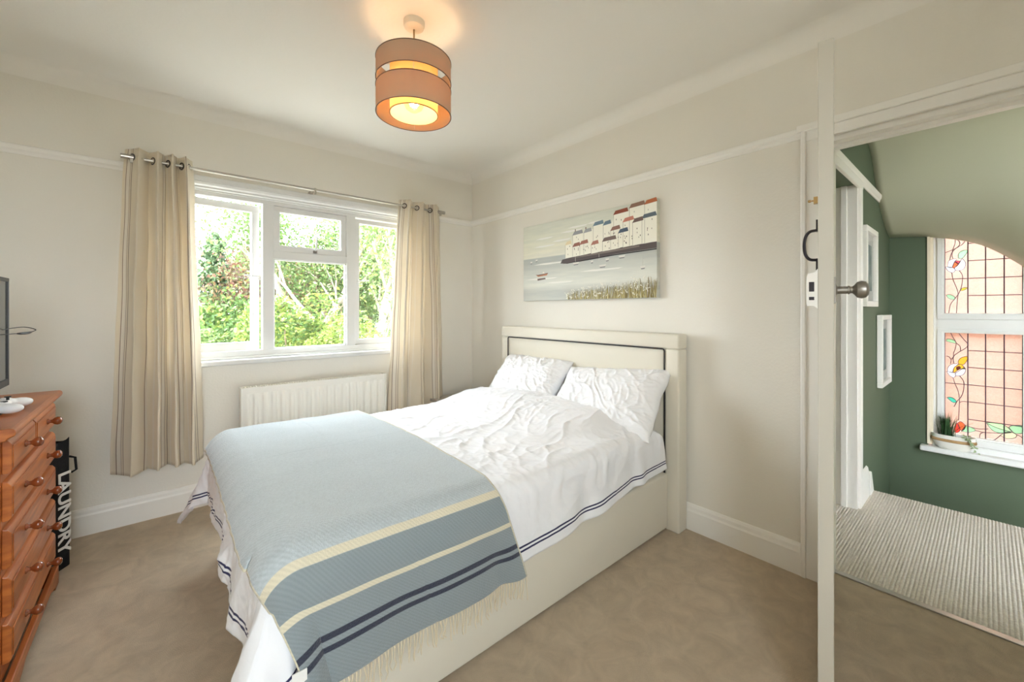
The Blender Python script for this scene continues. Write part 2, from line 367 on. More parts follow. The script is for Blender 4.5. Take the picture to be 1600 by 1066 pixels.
# landing left wall: door opening x 2.50..3.27 then solid
S_('wall_landing_left', MB().box(2.40, 2.50, LWY, LWY+.12, 0, 2.6).box(3.27, 4.8, LWY, LWY+.12, -.62, 2.6).box(2.50, 3.27, LWY, LWY+.12, 2.0, 2.6), GREEN, 'sage green landing wall with the framed pictures')
S_('wall_landing_room', MB().box(2.40, 3.4, 1.6, 1.7, 0, 2.6).box(3.27, 3.4, LWY+.12, 1.6, 0, 2.6), WALL, 'pale wall inside the room off the landing')
S_('wall_landing_front', MB().box(2.40, 4.8, -1.6, -1.5, -.62, 2.6), GREEN, 'sage green wall at the far side of the landing')
LW = MB(); OY0, OY1, OZ0, OZ1 = -.66, .309, .19, 2.0
LW.box(WWX, WWX+.16, OY1, LWY+.1, -.62, 2.6).box(WWX, WWX+.16, -1.5, OY0, -.62, 2.6).box(WWX, WWX+.16, OY0, OY1, -.62, OZ0-.04).box(WWX, WWX+.16, OY0, OY1, OZ1, 2.6)
S_('wall_landing_back', LW, GREEN, 'deep sage green stairwell wall around the leaded window')
# sloping, arching ceiling over the stairwell
ys = lin(49, LWY, -1.5); W = np.interp(-ys, [-.53, -.31, -.077, .04, .16, .30, .6, 1.0, 1.5], [1.84, 1.82, 1.755, 1.68, 1.555, 1.40, 1.1, .85, .75])
W = np.convolve(np.pad(W, 2, 'edge'), np.ones(5)/5, 'valid')
xs_ = np.array([2.40, 3.0, 3.35, 3.48, 3.6, 3.7, 3.8, 3.9, 4.0, 4.1, 4.2, 4.3, 4.42, WWX+.012]); sx = np.array([0, 0, 0, .01, .045, .11, .25, .44, .60, .72, .81, .88, .95, 1.0])
P = np.zeros((len(xs_), len(ys), 3)); P[:, :, 0] = xs_[:, None]; P[:, :, 1] = ys[None]; P[:, :, 2] = 2.40+(W[None]-2.40)*sx[:, None]
Pb = P.copy(); Pb[:, :, 2] += .05
o = grid_mesh('ceiling_landing', P, SAGEC); tag(o, 'pale sage ceiling curving down over the stairwell', 'ceiling', kind='structure')
md = o.modifiers.new('t', 'SOLIDIFY'); md.thickness = .02; md.offset = 1
S_('ceiling_landing_cover', MB().box(2.40, 4.8, -1.6, 1.7, 2.6, 2.65), SAGEC, 'roof slab over the landing')
S_('trim_5', MB().prism(rail, lambda u, v: (2.43, LWY-u, 2.02+v), lambda u, v: (4.07, LWY-u, 2.02+v)), GLOSSW, 'white picture rail on the landing wall')
d2 = empty('door_2', (3.27, LWY, 0), 'white door surround on the landing at the sage green wall', 'doorway'); d2['kind'] = 'structure'
MB().box(3.27, 3.335, LWY-.018, LWY, 0, 2.02).build('architrave', GLOSSW, d2, bevel=.004)
MB().box(2.42, 2.50, LWY-.018, LWY, 0, 2.02).build('architrave', GLOSSW, d2, bevel=.004)
MB().box(2.42, 3.335, LWY-.02, LWY, 1.98, 2.03).build('head_architrave', GLOSSW, d2, bevel=.004)
MB().box(3.245, 3.27, LWY-.005, LWY+.13, 0, 2.0).box(3.232, 3.245, LWY+.045, LWY+.075, 0, 2.0).build('jamb', GLOSSW, d2, bevel=.002)
lf = MB().box(3.225, 3.262, LWY+.135, LWY+.87, .01, 1.97).box(3.219, 3.225, LWY+.235, LWY+.77, .2, .9).box(3.219, 3.225, LWY+.235, LWY+.77, 1.1, 1.85)
lf.build('door_leaf', GLOSSW, d2, bevel=.003)
sk2 = [(0, 0), (.018, 0), (.018, .15), (.010, .19), (0, .2)]
S_('baseboard_landing', MB().prism(sk2, lambda u, v: (3.335, LWY-u, v), lambda u, v: (3.55, LWY-u, v)).prism([(0, 0), (.12, 0), (.04, .15), (0, .16)], lambda u, v: (3.56+u, LWY, v), lambda u, v: (3.56+u, LWY-.022, v)), GLOSSW, 'short white skirting block at the top of the stairs', bevel=.003)

# ---- leaded window
lw = empty('window_2', (4.60, -.1, .2), 'white framed leaded window with peach glass above the stairs', 'window'); lw['kind'] = 'structure'
GX = 4.60
L1 = (-.156, .2225); L2 = (-.66+.06, -.27); UZ = (1.203, 1.93); LZ = (.281, 1.053)
fr = MB()
fr.box(4.575, 4.635, OY0, OY1-.02, OZ0, LZ[0]); fr.box(4.575, 4.635, OY0, OY1-.02, LZ[1], UZ[0])
for a_, b_ in ((L1[1], OY1-.02), (L2[1], L1[0]), (OY0, L2[0])): fr.box(4.575, 4.635, a_, b_, LZ[0], LZ[1]).box(4.575, 4.635, a_, b_, UZ[0], 2.0)
fr.build('window_frame', FRAMEW, lw, bevel=.001)
b_ = MB()
for y0, y1 in (L1, L2):
    for z0, z1 in (UZ, LZ):
        for a, b, c, d in ((y0-.038, y1+.038, z0-.045, z0-.012), (y0-.038, y1+.038, z1+.012, z1+.03), (y0-.038, y0-.012, z0-.012, z1+.012), (y1+.012, y1+.038, z0-.012, z1+.012)): b_.box(4.563, 4.5749, a, b, c, d)
b_.build('sash_moulding', FRAMEW, lw, bevel=.001)
MB().box(WWX+.001, 4.60, OY1-.028, OY1-.001, OZ0, 2.0).box(4.528, 4.541, OY1-.012, OY1+.004, OZ0, 1.83).build('reveal_lining', mat('cream_reveal', (.78, .70, .55, 1), .5), lw)
MB().box(4.478, 4.60, OY0-.03, .352, OZ0-.052, OZ0-.012).build('window_sill', FRAMEW, lw, bevel=.012, seg=3)
MB().box(4.545, 4.58, OY0, OY1-.02, OZ0-.02, OZ0+.03).build('sill_bead', FRAMEW, lw, bevel=.006)
COLG = {k: glassmat(k+'_glass', tuple(min(.95, (q_*.62)**.5) for q_ in c)+(1,), .6) for k, c in dict(white=(.46, .60, .66), green=(.20, .45, .26), teal=(.03, .38, .28), pale=(.27, .5, .28), amber=(.40, .27, .02), red=(.36, .03, .02), orange=(.40, .09, .03), pink=(.36, .06, .09), olive=(.28, .32, .03), sand=(.36, .43, .28)).items()}
GPIECES = (('glass_leaf', 'green', [(0.1522, 1.6231), (0.1489, 1.6563), (0.1296, 1.6762), (0.1041, 1.6753), (0.1136, 1.6431), (0.1328, 1.6164)]),
 ('glass_petal', 'white', [(0.2061, 1.5651), (0.2014, 1.6035), (0.1783, 1.6159), (0.1587, 1.6141), (0.1704, 1.5959), (0.1829, 1.5536), (0.2014, 1.5551)]),
 ('glass_petal', 'white', [(0.1704, 1.5478), (0.1457, 1.5842), (0.1315, 1.6135), (0.1168, 1.5912), (0.1136, 1.5672), (0.1264, 1.5349), (0.1522, 1.5272), (0.1685, 1.5361)]),
 ('glass_petal', 'white', [(0.2181, 1.5612), (0.1849, 1.5538), (0.1685, 1.538), (0.1704, 1.5209), (0.1849, 1.5142), (0.2061, 1.5311)]),
 ('glass_petal', 'orange', [(0.1829, 1.5536), (0.1704, 1.594), (0.1489, 1.5768), (0.1619, 1.5568), (0.175, 1.5482)]),
 ('glass_petal', 'pink', [(0.1704, 1.594), (0.1619, 1.6019), (0.1425, 1.5954), (0.1489, 1.5768)]),
 ('glass_leaf', 'olive', [(0.1405, 1.3754), (0.1296, 1.3941), (0.1041, 1.395), (0.1136, 1.3821), (0.1296, 1.3731)]),
 ('glass_leaf', 'green', [(0.2147, 1.3411), (0.1981, 1.3465), (0.175, 1.3342), (0.1678, 1.3167), (0.1783, 1.3073), (0.2014, 1.3175)]),
 ('glass_leaf', 'green', [(0.2147, 0.987), (0.2081, 1.0048), (0.1783, 1.0007), (0.1619, 0.9756), (0.1849, 0.9771)]),
 ('glass_leaf', 'amber', [(0.1498, 0.8182), (0.151, 0.8397), (0.1352, 0.8671), (0.1006, 0.8788), (0.1121, 0.8349), (0.1265, 0.8145)]),
 ('glass_petal', 'white', [(0.2062, 0.7598), (0.2044, 0.7864), (0.1852, 0.812), (0.1527, 0.8153), (0.1734, 0.7853), (0.1793, 0.7498), (0.2032, 0.754)]),
 ('glass_petal', 'white', [(0.1645, 0.7472), (0.141, 0.7715), (0.1207, 0.7953), (0.1138, 0.7746), (0.1236, 0.7434), (0.1469, 0.7276), (0.1645, 0.7298)]),
 ('glass_petal', 'white', [(0.2122, 0.7548), (0.1793, 0.7498), (0.1663, 0.7444), (0.1663, 0.7209), (0.1793, 0.7114), (0.1972, 0.7258)]),
 ('glass_petal', 'amber', [(0.1527, 0.8136), (0.1323, 0.8139), (0.1161, 0.7829), (0.1381, 0.7822), (0.1556, 0.7682), (0.1704, 0.7491), (0.1793, 0.7515), (0.1734, 0.7853)]),
 ('glass_leaf', 'teal', [(0.2104, 0.5528), (0.1912, 0.5603), (0.1704, 0.5489), (0.1604, 0.5279), (0.1793, 0.5212)]),
 ('glass_petal', 'red', [(0.1704, 0.3417), (0.1556, 0.3665), (0.141, 0.3221), (0.1527, 0.2978), (0.1704, 0.2981)]),
 ('glass_petal', 'orange', [(0.1556, 0.3665), (0.1381, 0.3832), (0.1149, 0.3579), (0.1207, 0.3266), (0.1352, 0.3164), (0.1469, 0.3381)]),
 ('glass_leaf', 'green', [(0.1352, 0.3104), (0.1149, 0.3536), (0.0863, 0.3512), (0.0637, 0.3324), (0.0977, 0.3103)]),
 ('glass_leaf', 'pale', [(0.0127, 0.4007), (-0.0295, 0.4096), (-0.0719, 0.4021), (-0.1057, 0.3605), (-0.0614, 0.367), (-0.0241, 0.3794)]),
 ('glass_leaf', 'green', [(0.0127, 0.4007), (-0.0241, 0.3794), (-0.0614, 0.367), (-0.1057, 0.3565), (-0.0614, 0.3407), (-0.0187, 0.3492)]),
 ('glass_leaf', 'green', [(-0.0927, 0.3902), (-0.1082, 0.4058), (-0.154, 0.4132), (-0.154, 0.3634), (-0.1236, 0.3525), (-0.1057, 0.3687)]),
 ('glass_leaf', 'sand', [(-0.0535, 0.324), (-0.0771, 0.35), (-0.1082, 0.3571), (-0.1287, 0.3415), (-0.1185, 0.3189), (-0.0823, 0.3062)]))
GPOLY = [np.array([tuple(p) for p in bez(pts+[pts[0]], 4)][:-1]) for _, _, pts in GPIECES]
def inside(poly, y, z):
    c = np.zeros(y.shape, bool); n = len(poly)
    for k in range(n):
        (y1, z1), (y2, z2) = poly[k], poly[k-1]
        c ^= ((z1 > z) != (z2 > z)) & (y < (y2-y1)*(z-z1)/(z2-z1+1e-12)+y1)
    return c
def pane(y0, y1, z0, z1):
    hit = [q for q in GPOLY if q[:, 0].max() > y0 and q[:, 0].min() < y1 and q[:, 1].max() > z0 and q[:, 1].min() < z1]
    mb = MB()
    if not hit: mb.box(GX-.002, GX+.002, y0, y1, z0, z1)
    else:                                       # the pane is cut around the coloured pieces
        nz = max(2, int((z1-z0)/.002)); zs_ = np.linspace(z0, z1, nz+1); yc_ = np.linspace(y0, y1, 81)
        for k in range(nz):
            ym = (yc_[1:]+yc_[:-1])/2; m = np.zeros(80, bool)
            for q in hit: m |= inside(q, ym, np.full(80, (zs_[k]+zs_[k+1])/2))
            st = None
            for i_ in range(81):
                if i_ < 80 and not m[i_]:
                    if st is None: st = i_
                elif st is not None: 
                    for xx in (GX-.002, GX+.002): mb.add([(xx, yc_[st], zs_[k]), (xx, yc_[i_], zs_[k]), (xx, yc_[i_], zs_[k+1]), (xx, yc_[st], zs_[k+1])], [(0, 1, 2, 3)])
                    st = None
    mb.build('glass_pane', PEACH, lw)
def leadline(mb, a, b, r=.0036): mb.tube([(GX-.002, a[0], a[1]), (GX-.002, b[0], b[1])], r, 6)
GYS = [.1023, .0154, -.072]
def light(L, gys, zr, hz, border, bz):
    mb = MB(); y0, y1 = L
    cols = [y1]+gys+[y0]
    for i in range(len(cols)-1):
        zz = sorted([zr[0]]+(bz if i == 0 and border else hz)+[zr[1]])
        for k in range(len(zz)-1):
            pane(cols[i+1], cols[i], zz[k], zz[k+1])
            if k: leadline(mb, (cols[i+1], zz[k]), (cols[i], zz[k]), .0028)
    for g in gys: leadline(mb, (g, zr[0]), (g, zr[1]))
    for g in (y0, y1): leadline(mb, (g, zr[0]), (g, zr[1]), .004)
    mb.build('lead_came', LEAD, lw)
light(L1, GYS, UZ, [1.336, 1.465, 1.597, 1.727], True, [1.465])
light(L1, GYS, LZ, [.408, .5387, .667, .797, .924], True, [.667])
light(L2, [-.36, -.447, -.53], UZ, [1.336, 1.465, 1.597, 1.727], False, [])
light(L2, [-.36, -.447, -.53], LZ, [.408, .5387, .667, .797, .924], False, [])
def stems(name, lines):
    mb = MB()
    for ln in lines: mb.tube([(GX-.003, p[0], p[1]) for p in bez(ln, 5)], .0023, 6)
    mb.build(name, LEAD, lw, smooth=True)
stems('lead_stem', [[(0.1665, 1.7706), (0.1685, 1.7305), (0.1796, 1.6884), (0.1835, 1.6454), (0.1783, 1.6207)], [(0.1665, 1.7706), (0.1457, 1.7468), (0.1457, 1.7181), (0.1717, 1.6875), (0.1882, 1.6555), (0.1948, 1.6126)],
 [(0.1023, 1.80), (0.1136, 1.7542), (0.1328, 1.7214), (0.1652, 1.6964), (0.2181, 1.6683)], [(0.1849, 1.5142), (0.1783, 1.4616), (0.1619, 1.4031), (0.1522, 1.3548), (0.1554, 1.3069), (0.1606, 1.204)],
 [(0.1457, 1.5268), (0.1296, 1.4875), (0.1315, 1.4304), (0.1393, 1.383), (0.1522, 1.3452), (0.1717, 1.3072), (0.1915, 1.2689), (0.2001, 1.204)]])
stems('lead_stem', [[(0.1915, 1.0541), (0.1783, 1.018), (0.1619, 0.9756), (0.1685, 0.9223), (0.175, .90), (0.1763, 0.8722), (0.1864, 0.8495), (0.1912, 0.814)], [(0.1502, 1.0559), (0.1264, 1.0112), (0.1022, 0.9699), (0.1136, 0.9406), (0.1457, 0.9097), (0.1704, 0.8814), (0.1781, 0.8546), (0.1734, 0.8202)],
 [(0.1619, 0.9756), (0.1425, 0.9529), (0.1393, 0.9149)], [(0.2122, 0.8735), (0.1972, 0.866), (0.19, 0.8491)], [(0.1793, 0.7114), (0.1674, 0.6642), (0.1527, 0.6142), (0.1451, 0.5548), (0.1469, 0.4766), (0.1498, 0.3894)],
 [(0.1439, 0.728), (0.1236, 0.6874), (0.1236, 0.6272), (0.1352, 0.5737), (0.1556, 0.5357), (0.1734, 0.4891)], [(0.1451, 0.5245), (0.1323, 0.5353), (0.1006, 0.5381)],
 [(0.0863, 0.3512), (0.047, 0.3471), (0.0029, 0.3569)], [(0.0666, 0.3318), (0.0248, 0.3268), (-0.0295, 0.3334), (-0.0666, 0.3419)], [(0.0442, 0.2802), (0.0414, 0.3104), (0.0248, 0.3268)], [(-0.0241, 0.2799), (-0.0402, 0.3003), (-0.0561, 0.3246)], [(-0.1287, 0.3456), (-0.1439, 0.337), (-0.156, 0.3249)]])
def gpiece(name, col, pts, x=.0035):
    P_ = [p for p in bez(pts+[pts[0]], 4)][:-1]
    MB().prism([tuple(p) for p in P_], lambda u, v: (GX-x, u, v), lambda u, v: (GX-x+.002, u, v)).build(name, COLG[col], lw)
    mb = MB(); q = P_+[P_[0]]
    mb.tube([(GX-x-.001, p[0], p[1]) for p in q], .0017, 6, cap=False); mb.build('lead_outline', LEAD, lw, smooth=True)
for nm, c_, pts in GPIECES:
    gpiece(nm, c_, pts)
gpiece('glass_petal', 'pink', [(0.1615, 0.791), (0.1469, 0.8012), (0.1393, 0.789), (0.1556, 0.7699)], .006)

# ---- landing picture frames
def landing_frame(x0, x1, z0, z1, label):
    r = empty('picture_frame', ((x0+x1)/2, LWY, z0), label, 'picture frame', 'white box frames on the landing wall')
    q = MB(); t = .035; y0, y1 = LWY-.034, LWY-.002
    q.box(x0, x1, y0, y1, z0, z0+t).box(x0, x1, y0, y1, z1-t, z1).box(x0, x0+t, y0, y1, z0+t, z1-t).box(x1-t, x1, y0, y1, z0+t, z1-t)
    q.build('frame', GLOSSW, r, bevel=.003)
    MB().box(x0+t, x1-t, LWY-.010, LWY-.003, z0+t, z1-t).build('mount', mat('mount_card', (.75, .75, .72, 1), .8), r)
    MB().box(x0+t+.06, x1-t-.06, LWY-.012, LWY-.0095, z0+t+.07, z1-t-.07).build('print', mat('faded_print', srgb(178, 186, 184), .7, col2=srgb(120, 138, 140), vscale=14), r)
    MB().box(x0+t, x1-t, LWY-.024, LWY-.022, z0+t, z1-t).build('glass', glassmat('frame_glass', gloss=.15), r)
landing_frame(3.36, 3.76, 1.25, 1.765, 'white box picture frame on the green wall, upper one nearer the doorway')
landing_frame(3.93, 4.36, .665, 1.19, 'white box picture frame on the green wall, lower one over the stairs')

# ---- pot plant on the landing sill
pp = empty('potted_plant', (4.53, .175, .178), 'oval white ceramic bowl of grassy plants on the landing window sill', 'plant')
pc = (4.53, .175, .178)
prof = [(0, .0), (.040, .0), (.048, .012), (.058, .05), (.062, .085), (.062, .108), (.057, .108), (.054, .085), (.0, .085)]
def oval(mb, prof, sy=1.85):
    t = MB().lathe(prof, (0, 0, 0), n=40); mb.add([(pc[0]+v[0]*.92, pc[1]+v[1]*sy, pc[2]+v[2]) for v in t.v], t.f); return mb
oval(MB(), prof).build('bowl', mat('white_ceramic', (.8, .78, .72, 1), .3), pp, smooth=True, auto=.6)
oval(MB(), [(.0605, .058), (.0640, .059), (.0648, .069), (.0640, .079), (.0615, .080)]).build('rope_band', mat('tan_rope', (.45, .28, .13, 1), .9, bump=.5, bscale=200), pp, smooth=True)
oval(MB(), [(0, .09), (.056, .088)]).build('soil', mat('soil', (.03, .02, .015, 1), .95, bump=.6, bscale=80), pp)
GR = mat('grass_blade', (.05, .12, .045, 1), .5, trans=.25, var=.4, vscale=30)
q = MB()
for k in range(130):
    a = random.uniform(0, 2*PI); rr = random.uniform(0, .045)
    bx, by = pc[0]+rr*math.cos(a)*.8, pc[1]+.035+rr*math.sin(a)
    h = random.uniform(.12, .20); lean = random.uniform(.0, .05)*(1 if k > 12 else 3); aa = a+random.uniform(-.6, .6)
    wd = random.uniform(.0022, .0036)
    pts = [Vector((bx+math.cos(aa)*lean*t*t, by+math.sin(aa)*lean*t*t, pc[2]+.085+h*(t-.25*t*t*(lean/.05)*.4))) for t in (0, .35, .7, 1)]
    sx_, sy_ = -math.sin(aa)*wd, math.cos(aa)*wd
    vs = []
    for i, p in enumerate(pts):
        ww = (1, .9, .6, .08)[i]; vs += [(p.x-sx_*ww, p.y-sy_*ww, p.z), (p.x+sx_*ww, p.y+sy_*ww, p.z+.0008)]
    q.add(vs, [(0, 1, 3, 2), (2, 3, 5, 4), (4, 5, 7, 6)])
o = q.build('grass_blades', GR, pp, smooth=True); o['kind'] = 'stuff'
q = MB(); SU = mat('succulent_leaf', (.42, .52, .30, 1), .5, trans=.2)
for k in range(34):
    t = random.random(); c = Vector((pc[0]-.045-random.uniform(0, .02), pc[1]-.05-.06*t-random.uniform(0, .015), pc[2]+.115-.10*t*t+random.uniform(-.01, .01)))
    d = Vector((random.uniform(-1, .2), random.uniform(-1, 1), random.uniform(-.6, 1))).normalized()
    q.tube([c, c+d*.010, c+d*.020], [.002, .0055, .0008], 6)
o = q.build('trailing_succulent', SU, pp, smooth=True); o['kind'] = 'stuff'

# ================================================================== BEDROOM DOOR LEAF
hx, hy = 2.245, .472; lx, ly = 1.401, .2945
ang = math.atan2(ly-hy, lx-hx); DL = math.hypot(lx-hx, ly-hy)
dl = empty('door_leaf', (hx, hy, 0), 'white painted panelled door standing open edge-on beside the doorway', 'door', rz=ang)
# local: +x from hinge to lock edge, y thickness, +y side = landing side (right in the picture)
th = .018
stile = .105
fm = MB()
fm.box(0, stile, -th, th, .01, 1.98).box(DL-stile, DL, -th, th, .01, 1.98)
for z0, z1 in ((.01, .21), (1.22, 1.36), (1.87, 1.98)): fm.box(stile, DL-stile, -th, th, z0, z1)
fm.box(DL/2-.20, DL/2-.10, -th, th, .21, 1.22); fm.box(DL/2+.10, DL/2+.20, -th, th, .21, 1.22)
DOORW = mat('shaded_door_paint', (.56, .53, .46, 1), .4, bump=.03, bscale=30)  # leaf paint darkened evenly to stand in for the shade on its edge
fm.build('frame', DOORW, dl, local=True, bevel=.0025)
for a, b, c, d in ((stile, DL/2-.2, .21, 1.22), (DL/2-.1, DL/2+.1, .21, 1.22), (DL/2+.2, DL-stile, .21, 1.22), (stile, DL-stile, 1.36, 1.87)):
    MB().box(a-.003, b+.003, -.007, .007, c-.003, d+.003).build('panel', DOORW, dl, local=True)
# which local side is which: the picture's left is the side nearer the bed
sgn = 1 if Vector((math.cos(ang+PI/2), math.sin(ang+PI/2))).dot(Vector((.7585, -.6516))) > 0 else -1   # +1: local +y points right in the picture
R_, L_ = sgn, -sgn
kb = MB()
kx = DL-.045; kz = 1.285
kb.lathe([(0, .0), (.021, .0), (.022, .004), (.014, .006), (.0105, .008), (.0105, .030), (.012, .031), (.012, .034), (.0095, .036), (.0095, .040), (.013, .044), (.0215, .050), (.0245, .060), (.022, .069), (.014, .075), (0, .077)], (0, 0, 0), 'y', 28)
kb.v = [(kx+v[0], R_*(th+v[1]), kz+v[2]) for v in kb.v]
kb.build('door_knob', PEWTER, dl, local=True, smooth=True, auto=.6)
q = MB().box(kx-.022, kx+.022, R_*th, R_*(th+.004), kz-.037, kz+.037); q.build('escutcheon', PEWTER, dl, local=True, bevel=.001)
hd = MB(); hz0, hz1 = 1.375, 1.462
hxx = DL-.06
pts = [(hxx, L_*(th+.004), hz1), (hxx, L_*(th+.020), hz1-.003), (hxx, L_*(th+.030), hz1-.018), (hxx, L_*(th+.033), (hz0+hz1)/2), (hxx, L_*(th+.030), hz0+.018), (hxx, L_*(th+.020), hz0+.003), (hxx, L_*(th+.004), hz0)]
hd.tube([tuple(p) for p in bez(pts, 4)], .0042, 8)
hd.box(hxx-.008, hxx+.008, min(L_*th, L_*(th+.005)), max(L_*th, L_*(th+.005)), hz1-.004, hz1+.03); hd.box(hxx-.008, hxx+.008, min(L_*th, L_*(th+.005)), max(L_*th, L_*(th+.005)), hz0-.03, hz0+.004)
hd.build('pull_handle', IRON, dl, local=True, smooth=True, auto=.6)
bo = MB(); bo.box(DL-.035, DL-.02, min(L_*th, L_*(th+.010)), max(L_*th, L_*(th+.010)), 1.533, 1.552)
bo.tube([(DL-.028, L_*(th+.008), 1.5425), (DL-.028, L_*(th+.017), 1.5425)], .0022, 8); bo.lathe([(0, 0), (.0035, .001), (.0042, .004), (.0035, .008), (0, .009)], (0, 0, 0), 'y', 12)
n0 = len(bo.v)-60
bo.v[n0:] = [(DL-.028+v[0], L_*(th+.015+v[1]), 1.5425+v[2]) for v in bo.v[n0:]]
bo.build('thumb_bolt', BRASS, dl, local=True, smooth=True, auto=.6)
# rim lock: painted case on the bed side face, with keep slots in its edge
rl = [(0, 1.232), (.010, 1.240), (.024, 1.240), (.026, 1.246), (.026, 1.322), (.022, 1.332), (.008, 1.335), (0, 1.345)]
lk = MB().prism(rl, lambda u, v: (DL-.10, L_*(th+u), v), lambda u, v: (DL+.002, L_*(th+u), v)).build('rim_lock', GLOSSW, dl, local=True, bevel=.001)
for z0, z1 in ((1.281, 1.308), (1.257, 1.266)):
    a, b = sorted((L_*(th+.008), L_*(th+.020)))
    MB().box(DL+.0005, DL+.0032, a, b, z0, z1).build('latch_slot', IRON, dl, local=True)
for z in (.25, 1.7):
    MB().lathe([(.007, -.04), (.007, .04), (0, .041)], (-.002, L_*(th-.004), z), 'z', 12).build('hinge', PEWTER, dl, local=True, smooth=True)

# ================================================================== BED
BC = 1.84
bed = empty('bed', (1.2, BC, 0), 'cream upholstered double bed with piped headboard against the right wall', 'bed')
MB().box(.24, 2.15, 1.165, 2.52, .012, .318).build('base', HEADF, bed, bevel=.014, seg=3, smooth=True, auto=.8)
HY0, HY1, HZ = 1.10, 2.63, 1.095; hx0, hx1 = 2.145, 2.238
hb = MB(); ins = .085
hb.box(hx0, hx1, HY0, HY1, HZ-ins, HZ).box(hx0, hx1, HY0, HY0+ins, 0, HZ-ins+.001).box(hx0, hx1, HY1-ins, HY1, 0, HZ-ins+.001)
hb.build('headboard_frame', HEADF, bed, bevel=.012, seg=3, smooth=True, auto=.8)
nu = 40
ya = lin(41, HY0+ins+.004, HY1-ins-.004); za = lin(31, .30, HZ-ins-.004)
Y, Z = np.meshgrid(ya, za, indexing='ij')
e = np.minimum.reduce([Y-ya[0], ya[-1]-Y, za[-1]-Z]); bul = .016*(1-np.exp(-e/.025))
o = grid_mesh('headboard_panel', np.stack([hx0+.014-bul, Y, Z], -1), HEADF, bed)
MB().box(hx0+.012, hx1-.002, HY0+ins, HY1-ins, .05, HZ-ins).build('headboard_core', HEADF, bed)
pi_ = MB(); a, b, c = HY0+ins, HY1-ins, HZ-ins
pi_.tube([(hx0-.001, a, .05), (hx0-.001, a, c-.012), (hx0-.001, a+.004, c-.003), (hx0-.001, a+.012, c), (hx0-.001, b-.012, c), (hx0-.001, b-.004, c-.003), (hx0-.001, b, c-.012), (hx0-.001, b, .05)], .0045, 8)
pi_.build('headboard_piping', PIPE, bed, smooth=True)
for lxx, lyy in ((.32, 1.24), (.32, 2.44)): MB().lathe([(.025, 0), (.025, .014), (0, .014)], (lxx, lyy, 0), 'z', 16).build('foot', BLACKP, bed)
mt = MB().box(.26, 2.13, 1.195, 2.49, .30, .555).build('mattress', SHEET, bed, bevel=.035, seg=4, smooth=True, auto=.9)
mt['label'] = 'white sheeted mattress'

R = .075; NY, FYB, FX = 1.205, 2.46, .265     # where the top starts to roll over: near side, far side, foot
def drape(A, B, off=0., skew=0., fold=0., head=True, wr=1.):
    """sheet coordinates (x along the bed, y across, both in metres of cloth) to space"""
    oa = np.maximum(0, FX-A); ob = np.where(B < NY, NY-B, np.where(B > FYB, B-FYB, 0)); sb = np.where(B < NY, -1., 1.)
    o_ = np.hypot(oa, ob)+1e-9; da = oa/o_; db = ob/o_
    Rr = R+off; arc_ = Rr*PI/2
    roll = np.minimum(o_*(Rr/R if off else 1), arc_)
    h = Rr*np.sin(roll/Rr); dz = Rr*(1-np.cos(roll/Rr)); ex = np.maximum(0, o_*(1)-R*PI/2)
    dz = dz+ex*.985; h = h+ex*.10
    xin = np.maximum(A, FX); yin = np.clip(B, NY, FYB)
    top = .592+.018*np.cos((yin-BC)/.64*PI/2)+.004*np.sin(xin*5)
    if head: top = top+.080*sstep(1.35, 1.85, xin)*sstep(1.14, 1.45, yin)*(1-.25*sstep(2.1, 2.5, yin))
    if fold:
        s_ = np.where(oa > ob, B*1.0, A*1.0+5)
        amp = np.minimum(ex, .3)*fold
        ph = s_*11+2.2*pnoise(s_*3, A*0+.5, 3)*3
        h = h+amp*(np.sin(ph)+.5*np.sin(ph*1.9+1))
        # the corners flare into a lobe
        h = h+ex*.9*(da*db)
    X = xin-h*da+skew*dz*(B < NY); Y = yin+sb*h*db; Z = top-dz+off*(1-np.minimum(roll/arc_, 1))
    return X, Y, Z
def normals(P):
    du = np.gradient(P, axis=0); dv = np.gradient(P, axis=1); n = np.cross(du, dv); n /= np.linalg.norm(n, axis=-1, keepdims=True)+1e-9; return n
def ridges(x, y, seed):
    r = 0
    for k, (fx, fy, a, sh) in enumerate(((3.2, 7., 1., .08), (6, 12, .8, .10), (13, 9, .5, .13), (15, 26, .45, .16))):
        wx = x+.10*pnoise(x*3+k, y*3, seed+9+k); wy = y+.10*pnoise(x*3+5, y*3+k, seed+10)
        c, s_ = math.cos(.5*k-.4), math.sin(.5*k-.4)
        n = pnoise((wx*c-wy*s_)*fx, (wx*s_+wy*c)*fy, seed+k*3)
        r = r+a*(np.exp(-np.abs(n)/sh)-.25)*(.35+.65*sstep(-.25, .3, pnoise(x*2.5, y*2.5, seed+31+k)))
    return r
na, nb = 330, 300
NH, FH, FTH = .305, .30, .335        # overhang: near, far, foot
A = lin(na, FX-FTH, 1.0)[:, None]*np.ones((1, nb)); B = np.ones((na, 1))*lin(nb, NY-NH, FYB+FH)[None]
# head edge line across the bed
hedge = np.interp(B, [NY-NH, NY-.1, NY+.05, 1.5, 1.85, 2.2, 2.45, FYB+FH], [2.05, 2.03, 1.97, 1.93, 1.92, 1.90, 1.86, 1.86])
tt = (A-(FX-FTH))/(1.0-(FX-FTH)); A = (FX-FTH)+tt*(hedge-(FX-FTH))
hemn = .02*np.sin(A*2.2+.5)
B2 = np.where(B < NY, NY-(NY-B)*(1+.10*(1-sstep(.4, 2.0, A))-.14*sstep(1.3, 2.1, A)), B)
A2 = np.where(A < FX, FX-(FX-A)*(1+.10*np.sin(B*5+.6)), A)
X, Y, Z = drape(A2, B2, 0, fold=.05)
P = np.stack([X, Y, Z], -1); N = normals(P)
if N[na//2, nb//2, 2] < 0: N = -N
rg = ridges(A, B, 21)
side = np.clip((NY-B)/.1, 0, 1)
amp = .0088*(1-.75*side)*(1-.35*sstep(1.7, 1.9, A))
